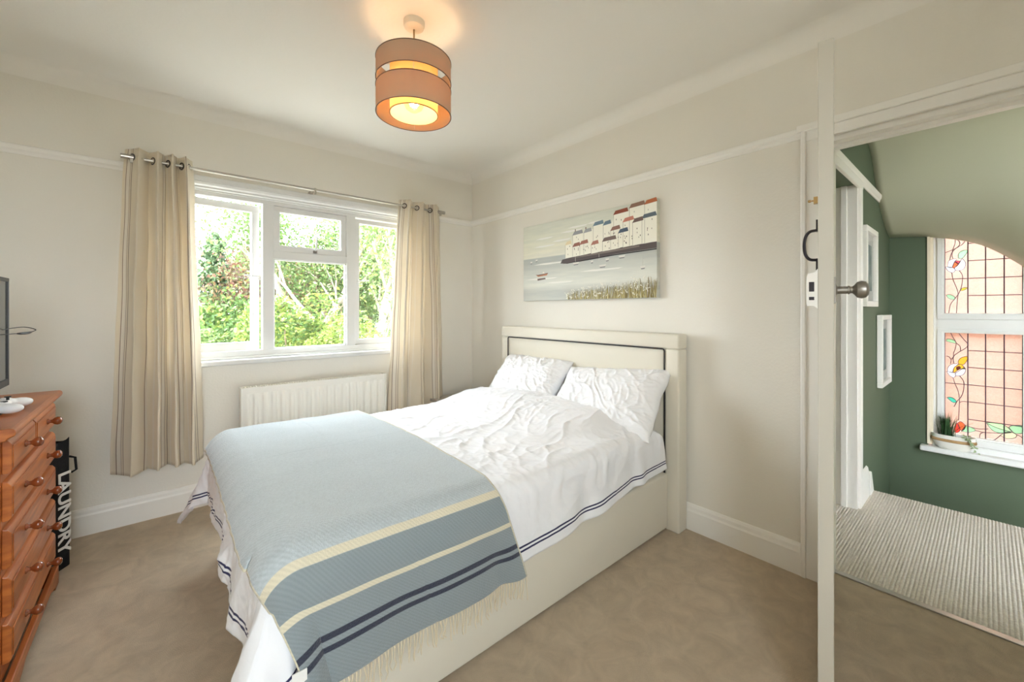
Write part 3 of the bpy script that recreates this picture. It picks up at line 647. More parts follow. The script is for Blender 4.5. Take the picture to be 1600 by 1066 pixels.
bigw = .010*pnoise(A*3.2, B*4.1, 4)+.006*pnoise(A*8, B*9, 6)
bigw = bigw+side*.005*pnoise(A*5, B*2, 15)
# creases fanning from the near bend
fan = side*(1-sstep(.10, .26, NY-B))*.006*np.maximum(0, np.sin(A*42+3*pnoise(A*4, B*4, 8)*4))*sstep(.9, 1.2, A)
P = P+N*(rg*amp+bigw*(1-.2*side)+fan)[..., None]
# the head edge rolls under
he = sstep(.982, 1., tt); P[..., 2] -= .030*he*(1-side)
uvx = np.minimum.reduce([np.where(B < NY+.2, B-(NY-NH), 1), (FYB+FH)-B, A-(FX-FTH)])
UV = np.stack([uvx, A], -1)
uv_stripes(DUVET, 0, [((.018, .02, .075, 1), [(.034, .0405), (.0475, .054)])])
duv = grid_mesh('duvet', P, DUVET, None, UV); tag(duv, 'crumpled white duvet with twin navy hem stripes spread over the bed', 'duvet')
md = duv.modifiers.new('t', 'SOLIDIFY'); md.thickness = .018; md.offset = -1

# ---- blanket
BL = mat('blue_wool_blanket', srgb(184, 193, 197), .95, bump=.4, bscale=260, var=.10, vscale=120, sheen=.35)
DKB = srgb(136, 146, 150)  # hanging side painted darker, mostly standing in for its shade
cream = srgb(214, 206, 182)
na, nb = 150, 330
BH = .325; FB = .06
A = lin(na, FX-.085, .90)[:, None]*np.ones((1, nb)); B = np.ones((na, 1))*lin(nb, NY-BH, FYB+FB)[None]
X, Y, Z = drape(A, B, .024, skew=0, fold=.05, wr=.4)
drop = np.maximum(0, .60-Z)*(B < NY+.05)
X = X+.27*drop*(.6+.4*(A-.2)/.7)
P = np.stack([X, Y, Z], -1); N = normals(P)
if N[na//2, nb//2, 2] < 0: N = -N
wv = .006*pnoise(A*3, B*3.5, 44)+.0035*pnoise(A*9, B*8, 45)
edge_p = .0028*np.maximum(0, np.sin(B*70+3*pnoise(B*5, A*0, 3)))*np.exp(-(A-(FX-.085))/.05)
crease = -.0016*np.exp(-((A-.56-.05*pnoise(B*2, A*0, 2))/.006)**2)-.0016*np.exp(-((B-1.83-.04*pnoise(A*3, B*0, 5))/.006)**2)
P = P+N*(wv+.008+edge_p+crease)[..., None]
UV = np.stack([A-(FX-.085), B-(NY-BH)], -1)
bands_c = [(.188, .203), (.262, .277)]
t, cur, se = uv_stripes(BL, 1, [(DKB, [(-.01, .262)]), (cream, bands_c), ((.035, .04, .065, 1), [(.080, .094), (.108, .124)])])
# edge binding and diagonal twill relief
f2 = stripe_factor(t, se.outputs[0], [(-.01, .0045), (.7145, .73)])
mx = node(t, 'ShaderNodeMix', data_type='RGBA'); t.links.new(f2, mx.inputs[0]); t.links.new(cur, mx.inputs[6]); mx.inputs[7].default_value = cream; t.links.new(mx.outputs[2], t.nodes['Principled BSDF'].inputs['Base Color'])
wvt = node(t, 'ShaderNodeTexWave'); wvt.bands_direction = 'DIAGONAL'; wvt.inputs['Scale'].default_value = 55; wvt.inputs['Distortion'].default_value = .4
uvn = [n for n in t.nodes if n.type == 'UVMAP'][0]; t.links.new(uvn.outputs[0], wvt.inputs['Vector'])
mu = node(t, 'ShaderNodeMix', data_type='RGBA', blend_type='MULTIPLY'); mu.inputs[0].default_value = .09
t.links.new(mx.outputs[2], mu.inputs[6]); t.links.new(wvt.outputs[0], mu.inputs[7]); t.links.new(mu.outputs[2], t.nodes['Principled BSDF'].inputs['Base Color'])
bk = empty('blanket', tuple(P[na//2, nb//2]-np.array((0, 0, .02))), 'blue grey woven blanket with cream stripes and fringe laid across the foot of the bed', 'blanket')
wo = grid_mesh('woven_cloth', P, BL, bk, UV)
md = wo.modifiers.new('t', 'SOLIDIFY'); md.thickness = .007; md.offset = 1
FRM = mat('cream_fringe', srgb(226, 214, 188), .9, bump=.4, bscale=300)
nf = 74
for k in range(nf):
    i = min(na-1, int((k+.5)/nf*na)); p = Vector(P[i, 0]); n_ = Vector(N[i, 0]); ln = random.uniform(.06, .085)
    dx = random.uniform(-.012, .012); dy = random.uniform(-.006, .004)
    pts = [p+Vector((0, -.002, .006)), p+Vector((dx*.1, -.006, -.010)), p+Vector((dx*.5, -.004+dy*.5, -ln*.5)), p+Vector((dx*.3+random.uniform(-.006, .006), dy, -ln*.8)), p+Vector((dx, dy-.002, -ln))]
    q = MB().tube([tuple(v) for v in bez([tuple(x) for x in pts], 3)], [.0012]*2+[.0026]*2+[.0019]*8+[.0014], 5)
    q.build('tassel', FRM, bk, smooth=True)
p = P[3, 14]
MB().box(p[0]-.034, p[0]-.002, p[1]-.006, p[1]-.003, p[2]-.035, p[2]+.03).build('care_label', mat('label_cloth', (.8, .8, .78, 1), .7), bk)

# ---- pillows
def pillow(name, cx, cy, cz, wy, hh, tk, lean, roll, seed, label):
    n = 110; u, v = np.meshgrid(lin(n, -1, 1), lin(n, -1, 1), indexing='ij'); out = []
    for sgn_ in (1, -1):
        prof_ = ((1-np.abs(u)**2.6).clip(0)*(1-np.abs(v)**2.6).clip(0))**.5
        pin = 1-.055*(1-np.abs(v)**2)*0
        ux = u*wy/2*(1-.045*(1-v**2)*1.0)*(1+.03*pnoise(v*2, u*0, seed)); vy = v*hh/2*(1-.06*(1-u**2))
        rr = ridges(v*.34+u*.12+seed, u*.50-v*.1, seed)
        if sgn_ == -1: rr = rr*.4
        hgt = sgn_*(prof_*tk/2*(1+.12*pnoise(u*1.5, v*1.5, seed+3))+rr*.013*np.minimum(1, prof_*2.2))
        pts = np.stack([ux, vy, hgt+.012*pnoise(u*2.5, v*2.5, seed+7)*(1-prof_)], -1); out.append(pts)
    # local axes: ux -> -y (towards the camera side), vy -> up the lean, normal -> away from headboard and up
    e1 = Vector((0, 1, 0)); e2 = Vector((math.cos(lean), 0, math.sin(lean))); e3 = Vector((-math.sin(lean), 0, math.cos(lean)))
    q = Matrix.Rotation(roll, 3, e3); e1 = q @ e1; e2 = q @ e2
    E = np.array([e1, e2, e3])
    V = []; F = []
    for i, p_ in enumerate(out):
        W_ = p_.reshape(-1, 3) @ E+np.array((cx, cy, cz)); V += W_.tolist(); b0 = i*n*n
        idx = np.arange(n*n).reshape(n, n)+b0
        F += np.stack([idx[:-1, :-1], idx[1:, :-1], idx[1:, 1:], idx[:-1, 1:]], -1).reshape(-1, 4).tolist()
    mb = MB(); mb.v = V; mb.f = F; mb.m = [0]*len(F)
    me = bpy.data.meshes.new(name); me.from_pydata(V, [], F); me.materials.append(COTTON)
    bm = bmesh.new(); bm.from_mesh(me); bmesh.ops.remove_doubles(bm, verts=bm.verts, dist=.0012); bmesh.ops.recalc_face_normals(bm, faces=bm.faces); bm.to_mesh(me); bm.free(); me.shade_smooth()
    o = bpy.data.objects.new(name, me); COL.objects.link(o); tag(o, label, 'pillow', 'white pillows against the headboard')
pillow('pillow', 2.00, 2.17, .715, .66, .42, .20, math.radians(50), .0, 3, 'plump white pillow leaning on the headboard, nearer the window')
pillow('pillow', 1.985, 1.475, .70, .70, .46, .20, math.radians(46), .10, 11, 'crumpled white pillow with a pointed corner, nearer the doorway')

# ================================================================== RADIATOR
ra = empty('radiator', (.87, 3.16, .13), 'white ribbed panel radiator on the wall under the window', 'radiator')
x0, x1, z0, z1 = .39, 1.36, .13, .725
xs2 = lin(17*12+1, x0+.03, x1-.03); ph = (xs2-x0-.03)/(x1-x0-.06)*17*2*PI
dep = .007*np.tanh(2.2*np.cos(ph))
zz = np.array([z0+.03, z0+.045, z0+.06, z1-.075, z1-.055, z1-.04]); am = np.array([0, .4, 1, 1, .4, 0])
Pp = np.zeros((len(xs2), 6, 3)); Pp[..., 0] = xs2[:, None]; Pp[..., 1] = 3.115-dep[:, None]*am[None]; Pp[..., 2] = zz[None]
grid_mesh('front_panel', Pp, RADI, ra)
q = MB()
q.box(x0+.0125, x1-.0125, 3.115, 3.13, z0, z0+.031).box(x0+.0125, x1-.0125, 3.115, 3.13, z1-.041, z1-.0105).box(x0+.0125, x0+.031, 3.115, 3.13, z0+.031, z1-.041).box(x1-.031, x1-.0125, 3.115, 3.13, z0+.031, z1-.041)
q.build('panel_rim', RADI, ra)
MB().box(x0, x0+.012, 3.1085, 3.1915, z0, z1-.0005).build('side_cover', RADI, ra, bevel=.003)
MB().box(x1-.012, x1, 3.1085, 3.1915, z0, z1-.0005).build('side_cover', RADI, ra, bevel=.003)
q = MB().box(x0+.0125, x1-.0125, 3.11, 3.125, z1-.01, z1).box(x0+.0125, x1-.0125, 3.175, 3.19, z1-.01, z1).box(x0+.0125, x1-.0125, 3.1255, 3.1745, z1-.016, z1-.0085)
for k in range(60): q.box(x0+.012+k*(x1-x0-.024)/60, x0+.012+k*(x1-x0-.024)/60+.006, 3.12, 3.18, z1-.008, z1-.003)
q.build('top_grille', RADI, ra)
MB().box(x0+.01, x1-.01, 3.17, 3.185, z0, z1-.02).build('back_panel', RADI, ra)
for x in (x0+.15, x1-.15): MB().box(x-.015, x+.015, 3.18, BY-.001, .25, .65).build('bracket', RADI, ra)
for x in (x0-.02, x1+.02):
    MB().tube([(x, 3.15, 0), (x, 3.15, .17)], .0075, 10).tube([(x, 3.15, .165), (x+(.03 if x < .8 else -.03), 3.15, .165)], .011, 10).build('pipe', GLOSSW, ra, smooth=True, auto=.6)

# ================================================================== CURTAINS
CUR = mat('striped_cream_curtain', (.84, .76, .62, 1), .75, bump=.25, bscale=160, stretch=(1, 1, 8), trans=.28, sheen=.2)
br = srgb(150, 128, 112); lt = (.86, .80, .70, 1)
bs = []; bl = []
for k in range(12):
    b0 = k*.20; bs += [(b0+.020, b0+.0235), (b0+.045, b0+.0475), (b0+.058, b0+.0615)]; bl += [(b0+.0245, b0+.044), (b0+.130, b0+.138)]
uv_stripes(CUR, 0, [(br, bs), (lt, bl)])
RODY, RODZ = 3.10, 2.075
rod = empty('curtain_rod', (.86, RODY, RODZ), 'thin brushed steel curtain pole with square ends above the window', 'curtain rod')
MB().tube([(-.10, RODY, RODZ), (1.83, RODY, RODZ)], .0085, 16).build('pole', STEEL, rod, smooth=True, auto=.6)
for a, b in ((-.165, -.095), (1.825, 1.885)): MB().lathe([(0, 0), (.014, 0), (.014, b-a), (0, b-a)], (a, RODY, RODZ), 'x', 20).build('finial', STEEL, rod, bevel=.001)
for x in (-.12, .83, 1.845): MB().tube([(x, BY, RODZ-.002), (x, RODY, RODZ-.002)], .006, 10).lathe([(.018, 0), (.018, -.006), (0, -.006)], (x, BY, RODZ-.002), 'y', 16).box(x-.006, x+.006, RODY-.011, RODY+.004, RODZ-.03, RODZ+.012).build('bracket', STEEL, rod)
def curtain(xt0, xt1, xb0, xb1, nfold, seed, label, ztop=2.125, zbot=.325, phase=0., amp=(.047, .062), warp=1.3):
    r = empty('curtain', ((xt0+xt1)/2, RODY, zbot), label, 'curtain', 'striped eyelet curtains')
    ns, nz = nfold*44, 90
    s = lin(ns, 0, 1)[:, None]; z = lin(nz, 0, 1)[None]     # z: 0 top .. 1 bottom
    x0_ = xt0+(xb0-xt0)*z**.8; x1_ = xt1+(xb1-xt1)*z**.8
    th_ = s**warp*nfold*2*PI+phase+.55*z*np.sin(s*7+seed)+.35*pnoise(s*5, z*1.6, seed)*2*z
    am_ = (amp[0]+(amp[1]-amp[0])*z)*(1+.55*pnoise(s*nfold*.9, z*.7, seed+2)*np.minimum(1, z*3))
    wx_ = .30/nfold*(x1_-x0_)*np.sin(2*th_)/1.6
    X = x0_+s*(x1_-x0_)+wx_*.9+.006*pnoise(s*6, z*6, seed+5); 
    sh = np.sin(th_); Yc = RODY+am_*np.sign(sh)*np.abs(sh)**.8-.010*z+.004*pnoise(s*14, z*9, seed+6)*np.minimum(1, z*5)
    Zc = ztop+(zbot-ztop)*z+.006*np.sin(s*11+seed)*z+0*s
    P_ = np.stack([X, Yc, Zc], -1)
    al = np.concatenate([[0], np.cumsum(np.linalg.norm(np.diff(P_[:, 20], axis=0), axis=1))]); 
    UV_ = np.stack([al[:, None]+0*z, z*1.8+0*s], -1)
    c = grid_mesh('cloth', P_, CUR, r, UV_); md = c.modifiers.new('t', 'SOLIDIFY'); md.thickness = .003
    # eyelets where the cloth crosses the pole
    zi = int((ztop-RODZ)/(ztop-zbot)*(nz-1)+.5)
    for k in range(ns-1):
        if (sh[k, zi] >= 0) != (sh[k+1, zi] >= 0):
            p0 = P_[k, zi]; d = P_[k+1, zi]-P_[k-1, zi]; d[2] = 0; d /= np.linalg.norm(d); nrm = Vector((d[1], -d[0], 0))
            q = MB(); pr = [(.015, -.003), (.0215, -.003), (.0225, 0), (.0215, .003), (.015, .003), (.015, -.003)]; q.lathe(pr, (0, 0, 0), 'z', 24)
            rot = nrm.to_track_quat('Z', 'Y').to_matrix()
            q.v = [tuple(rot @ Vector(v)+Vector((p0[0], RODY, RODZ))) for v in q.v]
            q.build('eyelet', DKMETAL, r, smooth=True, auto=.6)
curtain(-.135, .145, -.19, .205, 4, 2, 'cream striped eyelet curtain hanging left of the window beside the chest', phase=2.2)
curtain(1.50, 1.85, 1.40, 1.90, 3, 9, 'cream striped eyelet curtain hanging right of the window near the bed', phase=1.9, amp=(.046, .062), warp=.9)

# ================================================================== PENDANT LAMP
LX_, LY_ = .85, 1.653; ZT, ZB = 2.322, 2.088; RO, RI = .161, .103
pl = empty('pendant_lamp', (LX_, LY_, CZ+COVE), 'taupe two-tier drum pendant lamp, lit, hanging from the ceiling', 'lamp')
def lit(name, col, tr):
    m = bpy.data.materials.new(name); m.use_nodes = True; t = m.node_tree; p = t.nodes['Principled BSDF']; p.inputs['Base Color'].default_value = col; p.inputs['Roughness'].default_value = .8
    a = t.nodes.new('ShaderNodeBsdfTranslucent'); a.inputs[0].default_value = col; x = t.nodes.new('ShaderNodeMixShader'); x.inputs[0].default_value = tr
    t.links.new(p.outputs[0], x.inputs[1]); t.links.new(a.outputs[0], x.inputs[2]); t.links.new(x.outputs[0], t.nodes['Material Output'].inputs[0]); return m
SHADE = lit('taupe_shade_fabric', (.70, .57, .45, 1), .5); DIFF = lit('inner_shade_fabric', (.80, .64, .42, 1), .6)
TRIMM = mat('shade_rim', (.22, .15, .11, 1), .7)
def drum(name, r, z0, z1, m, th_=.0025):
    o = MB().lathe([(r, z0), (r, z1), (r-th_, z1), (r-th_, z0), (r, z0)], (LX_, LY_, 0), n=72).build(name, m, pl, smooth=True, auto=.6)
    for z in (z0, z1): MB().tube([(LX_+(r)*math.cos(2*PI*k/72), LY_+r*math.sin(2*PI*k/72), z) for k in range(73)], .0022, 6, cap=False).build('rim', TRIMM, o, smooth=True)
    return o
drum('upper_shade', RO, ZT-.088, ZT, SHADE); drum('lower_shade', RO, ZB, ZB+.112, SHADE); drum('inner_shade', RI, ZB+.003, ZT-.006, DIFF)
q = MB()
for k in range(4):
    a = PI/4+k*PI/2+.3; c_, s_ = math.cos(a), math.sin(a)
    q.tube([(LX_+(RO-.004)*c_, LY_+(RO-.004)*s_, ZB+.005), (LX_+(RO-.004)*c_, LY_+(RO-.004)*s_, ZT-.004)], .0016, 6)
    for z in (ZB+.10, ZT-.02): q.tube([(LX_+RI*c_, LY_+RI*s_, z), (LX_+(RO-.004)*c_, LY_+(RO-.004)*s_, z)], .0014, 6)
for k in range(3):
    a = k*2*PI/3; q.tube([(LX_+.022*math.cos(a), LY_+.022*math.sin(a), ZT-.03), (LX_+RI*math.cos(a), LY_+RI*math.sin(a), ZT-.02)], .0014, 6)
q.build('wire_frame', FRAMEW, pl, smooth=True)
MB().lathe([(0, -.034), (.030, -.034), (.042, -.026), (.045, -.018), (.046, 0)], (LX_, LY_, CZ+COVE), n=36).build('ceiling_rose', mat('rose_plastic', (.78, .74, .64, 1), .4), pl, smooth=True, auto=.6)
MB().tube([(LX_, LY_, CZ+COVE-.03), (LX_, LY_, ZT-.03)], .0038, 10).build('cord', mat('gold_cord', (.45, .33, .18, 1), .6), pl, smooth=True)
MB().lathe([(0, .03), (.014, .03), (.018, .0), (.021, -.005), (.021, -.03), (.016, -.034), (.016, -.055), (0, -.055)], (LX_, LY_, ZT-.04), n=24).build('lamp_holder', FRAMEW, pl, smooth=True, auto=.6)
zb_ = ZT-.175
MB().lathe([(0, -.045), (.018, -.043), (.036, -.030), (.045, -.008), (.045, .008), (.036, .034), (.022, .058), (.015, .078)], (LX_, LY_, zb_), n=28).build('bulb', glassmat('bulb_glass', (1, .93, .8, 1), 0, .08), pl, smooth=True)
em = bpy.data.materials.new('filament_glow'); em.use_nodes = True; t = em.node_tree; p = t.nodes['Principled BSDF']; p.inputs['Emission Color'].default_value = (1, .55, .18, 1); p.inputs['Emission Strength'].default_value = 60
q = MB()
for k in range(6):
    a = k*PI/3; q.tube([(LX_+.010*math.cos(a), LY_+.010*math.sin(a), zb_+.045), (LX_+.016*math.cos(a+.3), LY_+.016*math.sin(a+.3), zb_-.02)], .0010, 5)
q.build('filament', em, pl)
pt = bpy.data.lights.new('bulb_light', 'POINT'); pt.energy = 1.25; pt.color = (1, .74, .48); pt.shadow_soft_size = .03
po = bpy.data.objects.new('bulb_light', pt); COL.objects.link(po); po.parent = pl; po.location = (0, 0, zb_-(CZ+COVE))

# ================================================================== CANVAS
cp = empty('canvas_print', (2.24, 1.861, 1.30), 'wide harbour seascape canvas on the wall above the headboard', 'picture')
CY0, CY1, CZ0, CZ1, CXF = 1.275, 2.447, 1.300, 1.890, 2.224
SEA = bpy.data.materials.new('painted_sky_sea'); SEA.use_nodes = True; t = SEA.node_tree; p = t.nodes['Principled BSDF']; p.inputs['Roughness'].default_value = .75
g = node(t, 'ShaderNodeTexCoord'); se = node(t, 'ShaderNodeSeparateXYZ'); t.links.new(g.outputs['Object'], se.inputs[0])
mr = node(t, 'ShaderNodeMapRange'); mr.inputs[1].default_value = 0; mr.inputs[2].default_value = .59; t.links.new(se.outputs['Z'], mr.inputs[0])
r = node(t, 'ShaderNodeValToRGB'); cr = r.color_ramp; cr.elements[0].position = 0; cr.elements[0].color = srgb(192, 194, 188)
cr.elements[1].position = 1; cr.elements[1].color = srgb(206, 208, 196)
for ps, c_ in ((.12, (188, 190, 184)), (.2, (216, 217, 208)), (.33, (204, 206, 198)), (.50, (176, 180, 176)), (.555, (178, 182, 178)), (.565, (220, 218, 202)), (.7, (220, 218, 200)), (.85, (212, 213, 198))): e = cr.elements.new(ps); e.color = srgb(*c_)
t.links.new(mr.outputs[0], r.inputs[0])
mp = node(t, 'ShaderNodeMapping'); mp.inputs['Scale'].default_value = (1, 2.2, 26); t.links.new(g.outputs['Object'], mp.inputs[0])
n = node(t, 'ShaderNodeTexNoise'); n.inputs['Scale'].default_value = 1.6; n.inputs['Detail'].default_value = 6; t.links.new(mp.outputs[0], n.inputs['Vector'])
r2 = node(t, 'ShaderNodeValToRGB'); r2.color_ramp.elements[0].position = .35; r2.color_ramp.elements[0].color = (.88, .90, .91, 1); r2.color_ramp.elements[1].position = .62; r2.color_ramp.elements[1].color = (1.12, 1.1, 1.06, 1)
t.links.new(n.outputs[0], r2.inputs[0]); mu = node(t, 'ShaderNodeMix', data_type='RGBA', blend_type='MULTIPLY'); mu.inputs[0].default_value = .45
t.links.new(r.outputs[0], mu.inputs[6]); t.links.new(r2.outputs[0], mu.inputs[7]); t.links.new(mu.outputs[2], p.inputs['Base Color'])
MB().box(CXF, 2.26-.002, CY0, CY1, CZ0, CZ1).build('stretched_canvas', [SEA], cp, bevel=.003)
paint = {}
def pc_(c):
    if c not in paint: paint[c] = mat('paint_%d_%d_%d' % c, srgb(*c), .75)
    return paint[c]
CU = lambda u: CY1-u*(CY1-CY0); CV = lambda v: CZ0+v*(CZ1-CZ0)      # u: 0 left..1 right, v: 0 bottom..1 top
class Brush:
    def __init__(s, x): s.mb = MB(); s.ms = []; s.x = x
    def poly(s, pts, c, lift=0):
        c = tuple(int(a) for a in c); m = pc_(c)
        if m not in s.ms: s.ms.append(m)
        x = s.x-lift; s.mb.prism(pts, lambda u, v: (x, CU(u), CV(v)), lambda u, v: (x+.0006, CU(u), CV(v)), s.ms.index(m))
    def done(s, name): return s.mb.build(name, s.ms, cp)
rd = random.Random(4)
br_ = Brush(CXF-.0005)
for (u, v, l) in ((.12, .80, .16), (.10, .70, .2), (.34, .83, .18), (.40, .87, .16), (.27, .74, .16), (.55, .88, .12), (.02, .28, .3), (.2, .22, .25), (.5, .33, .3), (.1, .47, .3)):
    br_.poly([(u, v), (u+l*.3, v+.013), (u+l, v+.010), (u+l*.9, v-.004), (u+l*.4, v-.010)], (230, 229, 222))
br_.done('cloud_strokes')['kind'] = 'stuff'
h = Brush(CXF-.0008)
h.poly([(.345, .455), (.36, .50), (.52, .53), (.75, .56), (.998, .565), (.998, .50), (.75, .49), (.5, .455), (.40, .442)], (92, 84, 84))
h.poly([(.35, .445), (.5, .45), (.75, .475), (.998, .485), (.998, .497), (.75, .488), (.5, .462)], (60, 58, 60), .0003)
h.poly([(.42, .50), (.55, .52), (.7, .535), (.9, .55), (.9, .535), (.7, .515), (.55, .505)], (128, 118, 112), .0003)
houses = [(.385, .045, .51, .17, (222, 208, 170)), (.445, .075, .515, .27, (150, 150, 152)), (.53, .055, .525, .265, (160, 160, 162)), (.445, .055, .515, .13, (150, 104, 90)), (.50, .06, .52, .14, (162, 110, 96)), (.60, .07, .53, .32, (118, 138, 150)), (.67, .05, .535, .30, (106, 126, 140)),
          (.585, .05, .525, .11, (172, 120, 106)), (.74, .09, .55, .38, (140, 78, 60)), (.84, .09, .555, .41, (140, 108, 92)), (.93, .068, .56, .41, (178, 106, 70)), (.72, .06, .54, .22, (140, 106, 94)), (.665, .09, .535, .12, (120, 104, 98)), (.80, .065, .55, .28, (196, 130, 112)), (.77, .06, .55, .17, (86, 100, 116)), (.86, .06, .555, .25, (112, 94, 88)), (.915, .08, .56, .27, (92, 104, 112))]
h.done('painted_quay')
h = Brush(CXF-.0006); h.poly([(.385, .51), (.998, .565), (.998, .95), (.93, .96), (.84, .93), (.74, .90), (.73, .84), (.60, .81), (.445, .76), (.44, .66), (.385, .65)], (236, 233, 218)); h.done('painted_town_wall')
# wall mass then each house from the back row forward
for (u, wd, b, hh, rc) in sorted(houses, key=lambda q: -q[3]):
    h = Brush(CXF-.0008); lf_ = .0004+.0012*(.45-hh)
    h.poly([(u, b), (u+wd, b+.008), (u+wd, b+hh), (u, b+hh-.008)], (238, 235, 220), lf_)
    h.poly([(u-.003, b+hh-.012), (u+wd+.004, b+hh-.002), (u+wd*.97, b+hh+.040), (u+.012, b+hh+.030)], rc, lf_+.0003)
    h.poly([(u-.0008, b+.005), (u+.0012, b+.005), (u+.0012, b+hh-.01), (u-.0008, b+hh-.01)], (150, 146, 134), lf_+.0002)
    for j in range(rd.randint(3, 6)):
        wu = u+rd.uniform(.1, .85)*wd; wv = b+rd.uniform(.15, .85)*hh; sz = rd.uniform(.002, .004)
        h.poly([(wu, wv), (wu+sz, wv), (wu+sz, wv+.016), (wu, wv+.014)], (72, 62, 58), lf_+.0003)
    h.done('painted_house')
h = Brush(CXF-.0008)
for u in (.45, .53, .61, .75, .935): h.poly([(u+.012, .515+.27), (u+.018, .515+.27), (u+.018, .515+.33), (u+.012, .515+.33)], (120, 96, 84), 0)
h.done('painted_chimneys')['kind'] = 'stuff'
b2 = Brush(CXF-.0008)
b2.poly([(.125, .335), (.145, .312), (.225, .322), (.235, .348), (.20, .342), (.16, .335)], (178, 126, 98)); b2.poly([(.138, .288), (.21, .293), (.215, .275), (.14, .262)], (116, 100, 94))
b2.poly([(.12, .345), (.145, .338), (.20, .346), (.235, .353), (.235, .346), (.15, .328)], (96, 74, 62), .0003)
b2.poly([(.185, .348), (.205, .35), (.20, .372), (.19, .372)], (226, 222, 210), .0003); b2.poly([(.10, .25), (.24, .255), (.2, .243), (.14, .24)], (214, 214, 208))
b2.done('painted_boat')
for (u, v, l) in ((.445, .445, .05), (.64, .385, .05), (.58, .445, .02), (.685, .45, .025), (.77, .465, .045), (.905, .33, .03), (.07, .52, .02), (.12, .54, .02)):
    b2 = Brush(CXF-.0008); b2.poly([(u, v), (u+l, v+.004), (u+l*.85, v-.018), (u+l*.15, v-.02)], (218, 216, 208)); b2.poly([(u+.003, v-.022), (u+l*.9, v-.018), (u+l*.8, v-.03), (u+l*.2, v-.032)], (130, 130, 132)); b2.done('painted_boat')
b2 = Brush(CXF-.0008)
for (u, v, hh) in ((.465, .44, .13), (.64, .44, .08), (.915, .33, .10), (.925, .33, .07)): b2.poly([(u, v), (u+.0015, v), (u+.0015, v+hh), (u, v+hh)], (222, 220, 212), .0002)
b2.done('painted_masts')['kind'] = 'stuff'
gss = Brush(CXF-.0010)
for k in range(420):
    u = .40+.595*rd.random()**.75; hh = rd.uniform(.05, .10)+.13*max(0, (u-.4)/.6)*rd.random(); lean_ = rd.uniform(-.012, .012)
    c_ = rd.choice(((150, 140, 92), (176, 166, 120), (122, 108, 72), (204, 198, 156), (136, 120, 84), (190, 176, 122)))
    gss.poly([(u, .004), (u+.0032, .004), (u+lean_+.0008, .004+hh), (u+lean_, .004+hh)], c_, rd.uniform(0, .0006))
gss.done('painted_reeds')['kind'] = 'stuff'
fl = Brush(CXF-.0020)
for k in range(95):
    u = .38+.6*rd.random(); v = .03+rd.random()**1.2*.22*min(1, .35+(u-.38)*1.5); s_ = rd.uniform(.004, .0085)
    for j in range(3):
        a = rd.uniform(0, PI*2); fl.poly([(u, v), (u+s_*math.cos(a-.5), v+2*s_*math.sin(a-.5)), (u+1.3*s_*math.cos(a), v+2.6*s_*math.sin(a)), (u+s_*math.cos(a+.5), v+2*s_*math.sin(a+.5))], (228, 226, 214), j*.0001)
fl.done('painted_flowers')['kind'] = 'stuff'

# ================================================================== NIGHTSTAND
ns_ = empty('bedside_table', (1.99, 2.90, 0), 'grey painted bedside table between the bed and the window wall', 'bedside table')
MB().box(1.74, 2.235, 2.66, 3.14, .452, .476).build('top', GREYT, ns_, bevel=.004)
MB().box(1.76, 2.23, 2.68, 3.12, .08, .452).build('body', GREYT, ns_, bevel=.003)
for z0, z1 in ((.29, .44), (.10, .27)):
    o = MB().box(1.742, 1.76, 2.70, 3.10, z0, z1).build('drawer', GREYT, ns_, bevel=.004)
    MB().lathe([(0, -.028), (.012, -.026), (.014, -.018), (.006, -.008), (.006, 0)], (1.742, 2.9, (z0+z1)/2), 'x', 20).build('knob', STEEL, o, smooth=True)
for x, y in ((1.79, 2.71), (1.79, 3.09), (2.20, 2.71), (2.20, 3.09)): MB().box(x-.02, x+.02, y-.02, y+.02, 0, .08).build('leg', GREYT, ns_, bevel=.003)

# ================================================================== CHEST OF DRAWERS
ch = empty('chest_of_drawers', (-.56, 2.345, 0), 'orange pine chest of drawers with round knobs standing left of the window', 'chest of drawers')
CYa, CYb, CXf, CXb = 1.975, 2.712, -.372, -.785
MB().box(CXb, CXf, CYa, CYb, .075, .828).build('body', PINE, ch, bevel=.003)
topp = [(CXb, .828), (CXf+.016, .828), (CXf+.020, .836), (CXf+.034, .842), (CXf+.037, .852), (CXf+.034, .862), (CXf+.026, .866), (CXb, .866)]
MB().prism(topp, lambda u, v: (u, CYa-.03, v), lambda u, v: (u, CYb+.03, v)).build('top', PINE, ch, bevel=.003)
pb = [(CYa-.018, 0), (CYa+.05, 0), (CYa+.07, .018), (CYa+.11, .026), (CYa+.15, .040), (CYb-.15, .040), (CYb-.11, .026), (CYb-.07, .018), (CYb-.05, 0), (CYb+.018, 0), (CYb+.018, .082), (CYa-.018, .082)]
MB().prism(pb, lambda u, v: (CXf+.006, u, v), lambda u, v: (CXf+.026, u, v)).box(CXb, CXf+.01, CYb, CYb+.018, 0, .082).box(CXb, CXf+.01, CYa-.018, CYa, 0, .082).build('plinth', PINE, ch, bevel=.004)
def drawer(y0, y1, z0, z1, knobs):
    o = MB().prism([(0, 0), (.012, 0), (.020, .008), (.020, z1-z0-.016), (.012, z1-z0-.004), (0, z1-z0)], lambda u, v: (CXf+u, y0, z0+v), lambda u, v: (CXf+u, y1, z0+v)).build('drawer', PINE, ch, bevel=.002)
    MB().box(CXf+.019, CXf+.0225, y0+.012, y1-.012, z0+.014, z1-.022).build('drawer_face', PINE, o, bevel=.002)
    for ky in knobs:
        MB().lathe([(.011, 0), (.012, .003), (.0065, .008), (.007, .014), (.0135, .021), (.0165, .029), (.015, .037), (.008, .042), (0, .043)], (CXf+.022, ky, (z0+z1)/2), 'x', 24).build('knob', KNOBW, o, smooth=True)
drawer(2.322, 2.695, .718, .826, (2.505,)); drawer(1.99, 2.310, .718, .826, (2.15,))
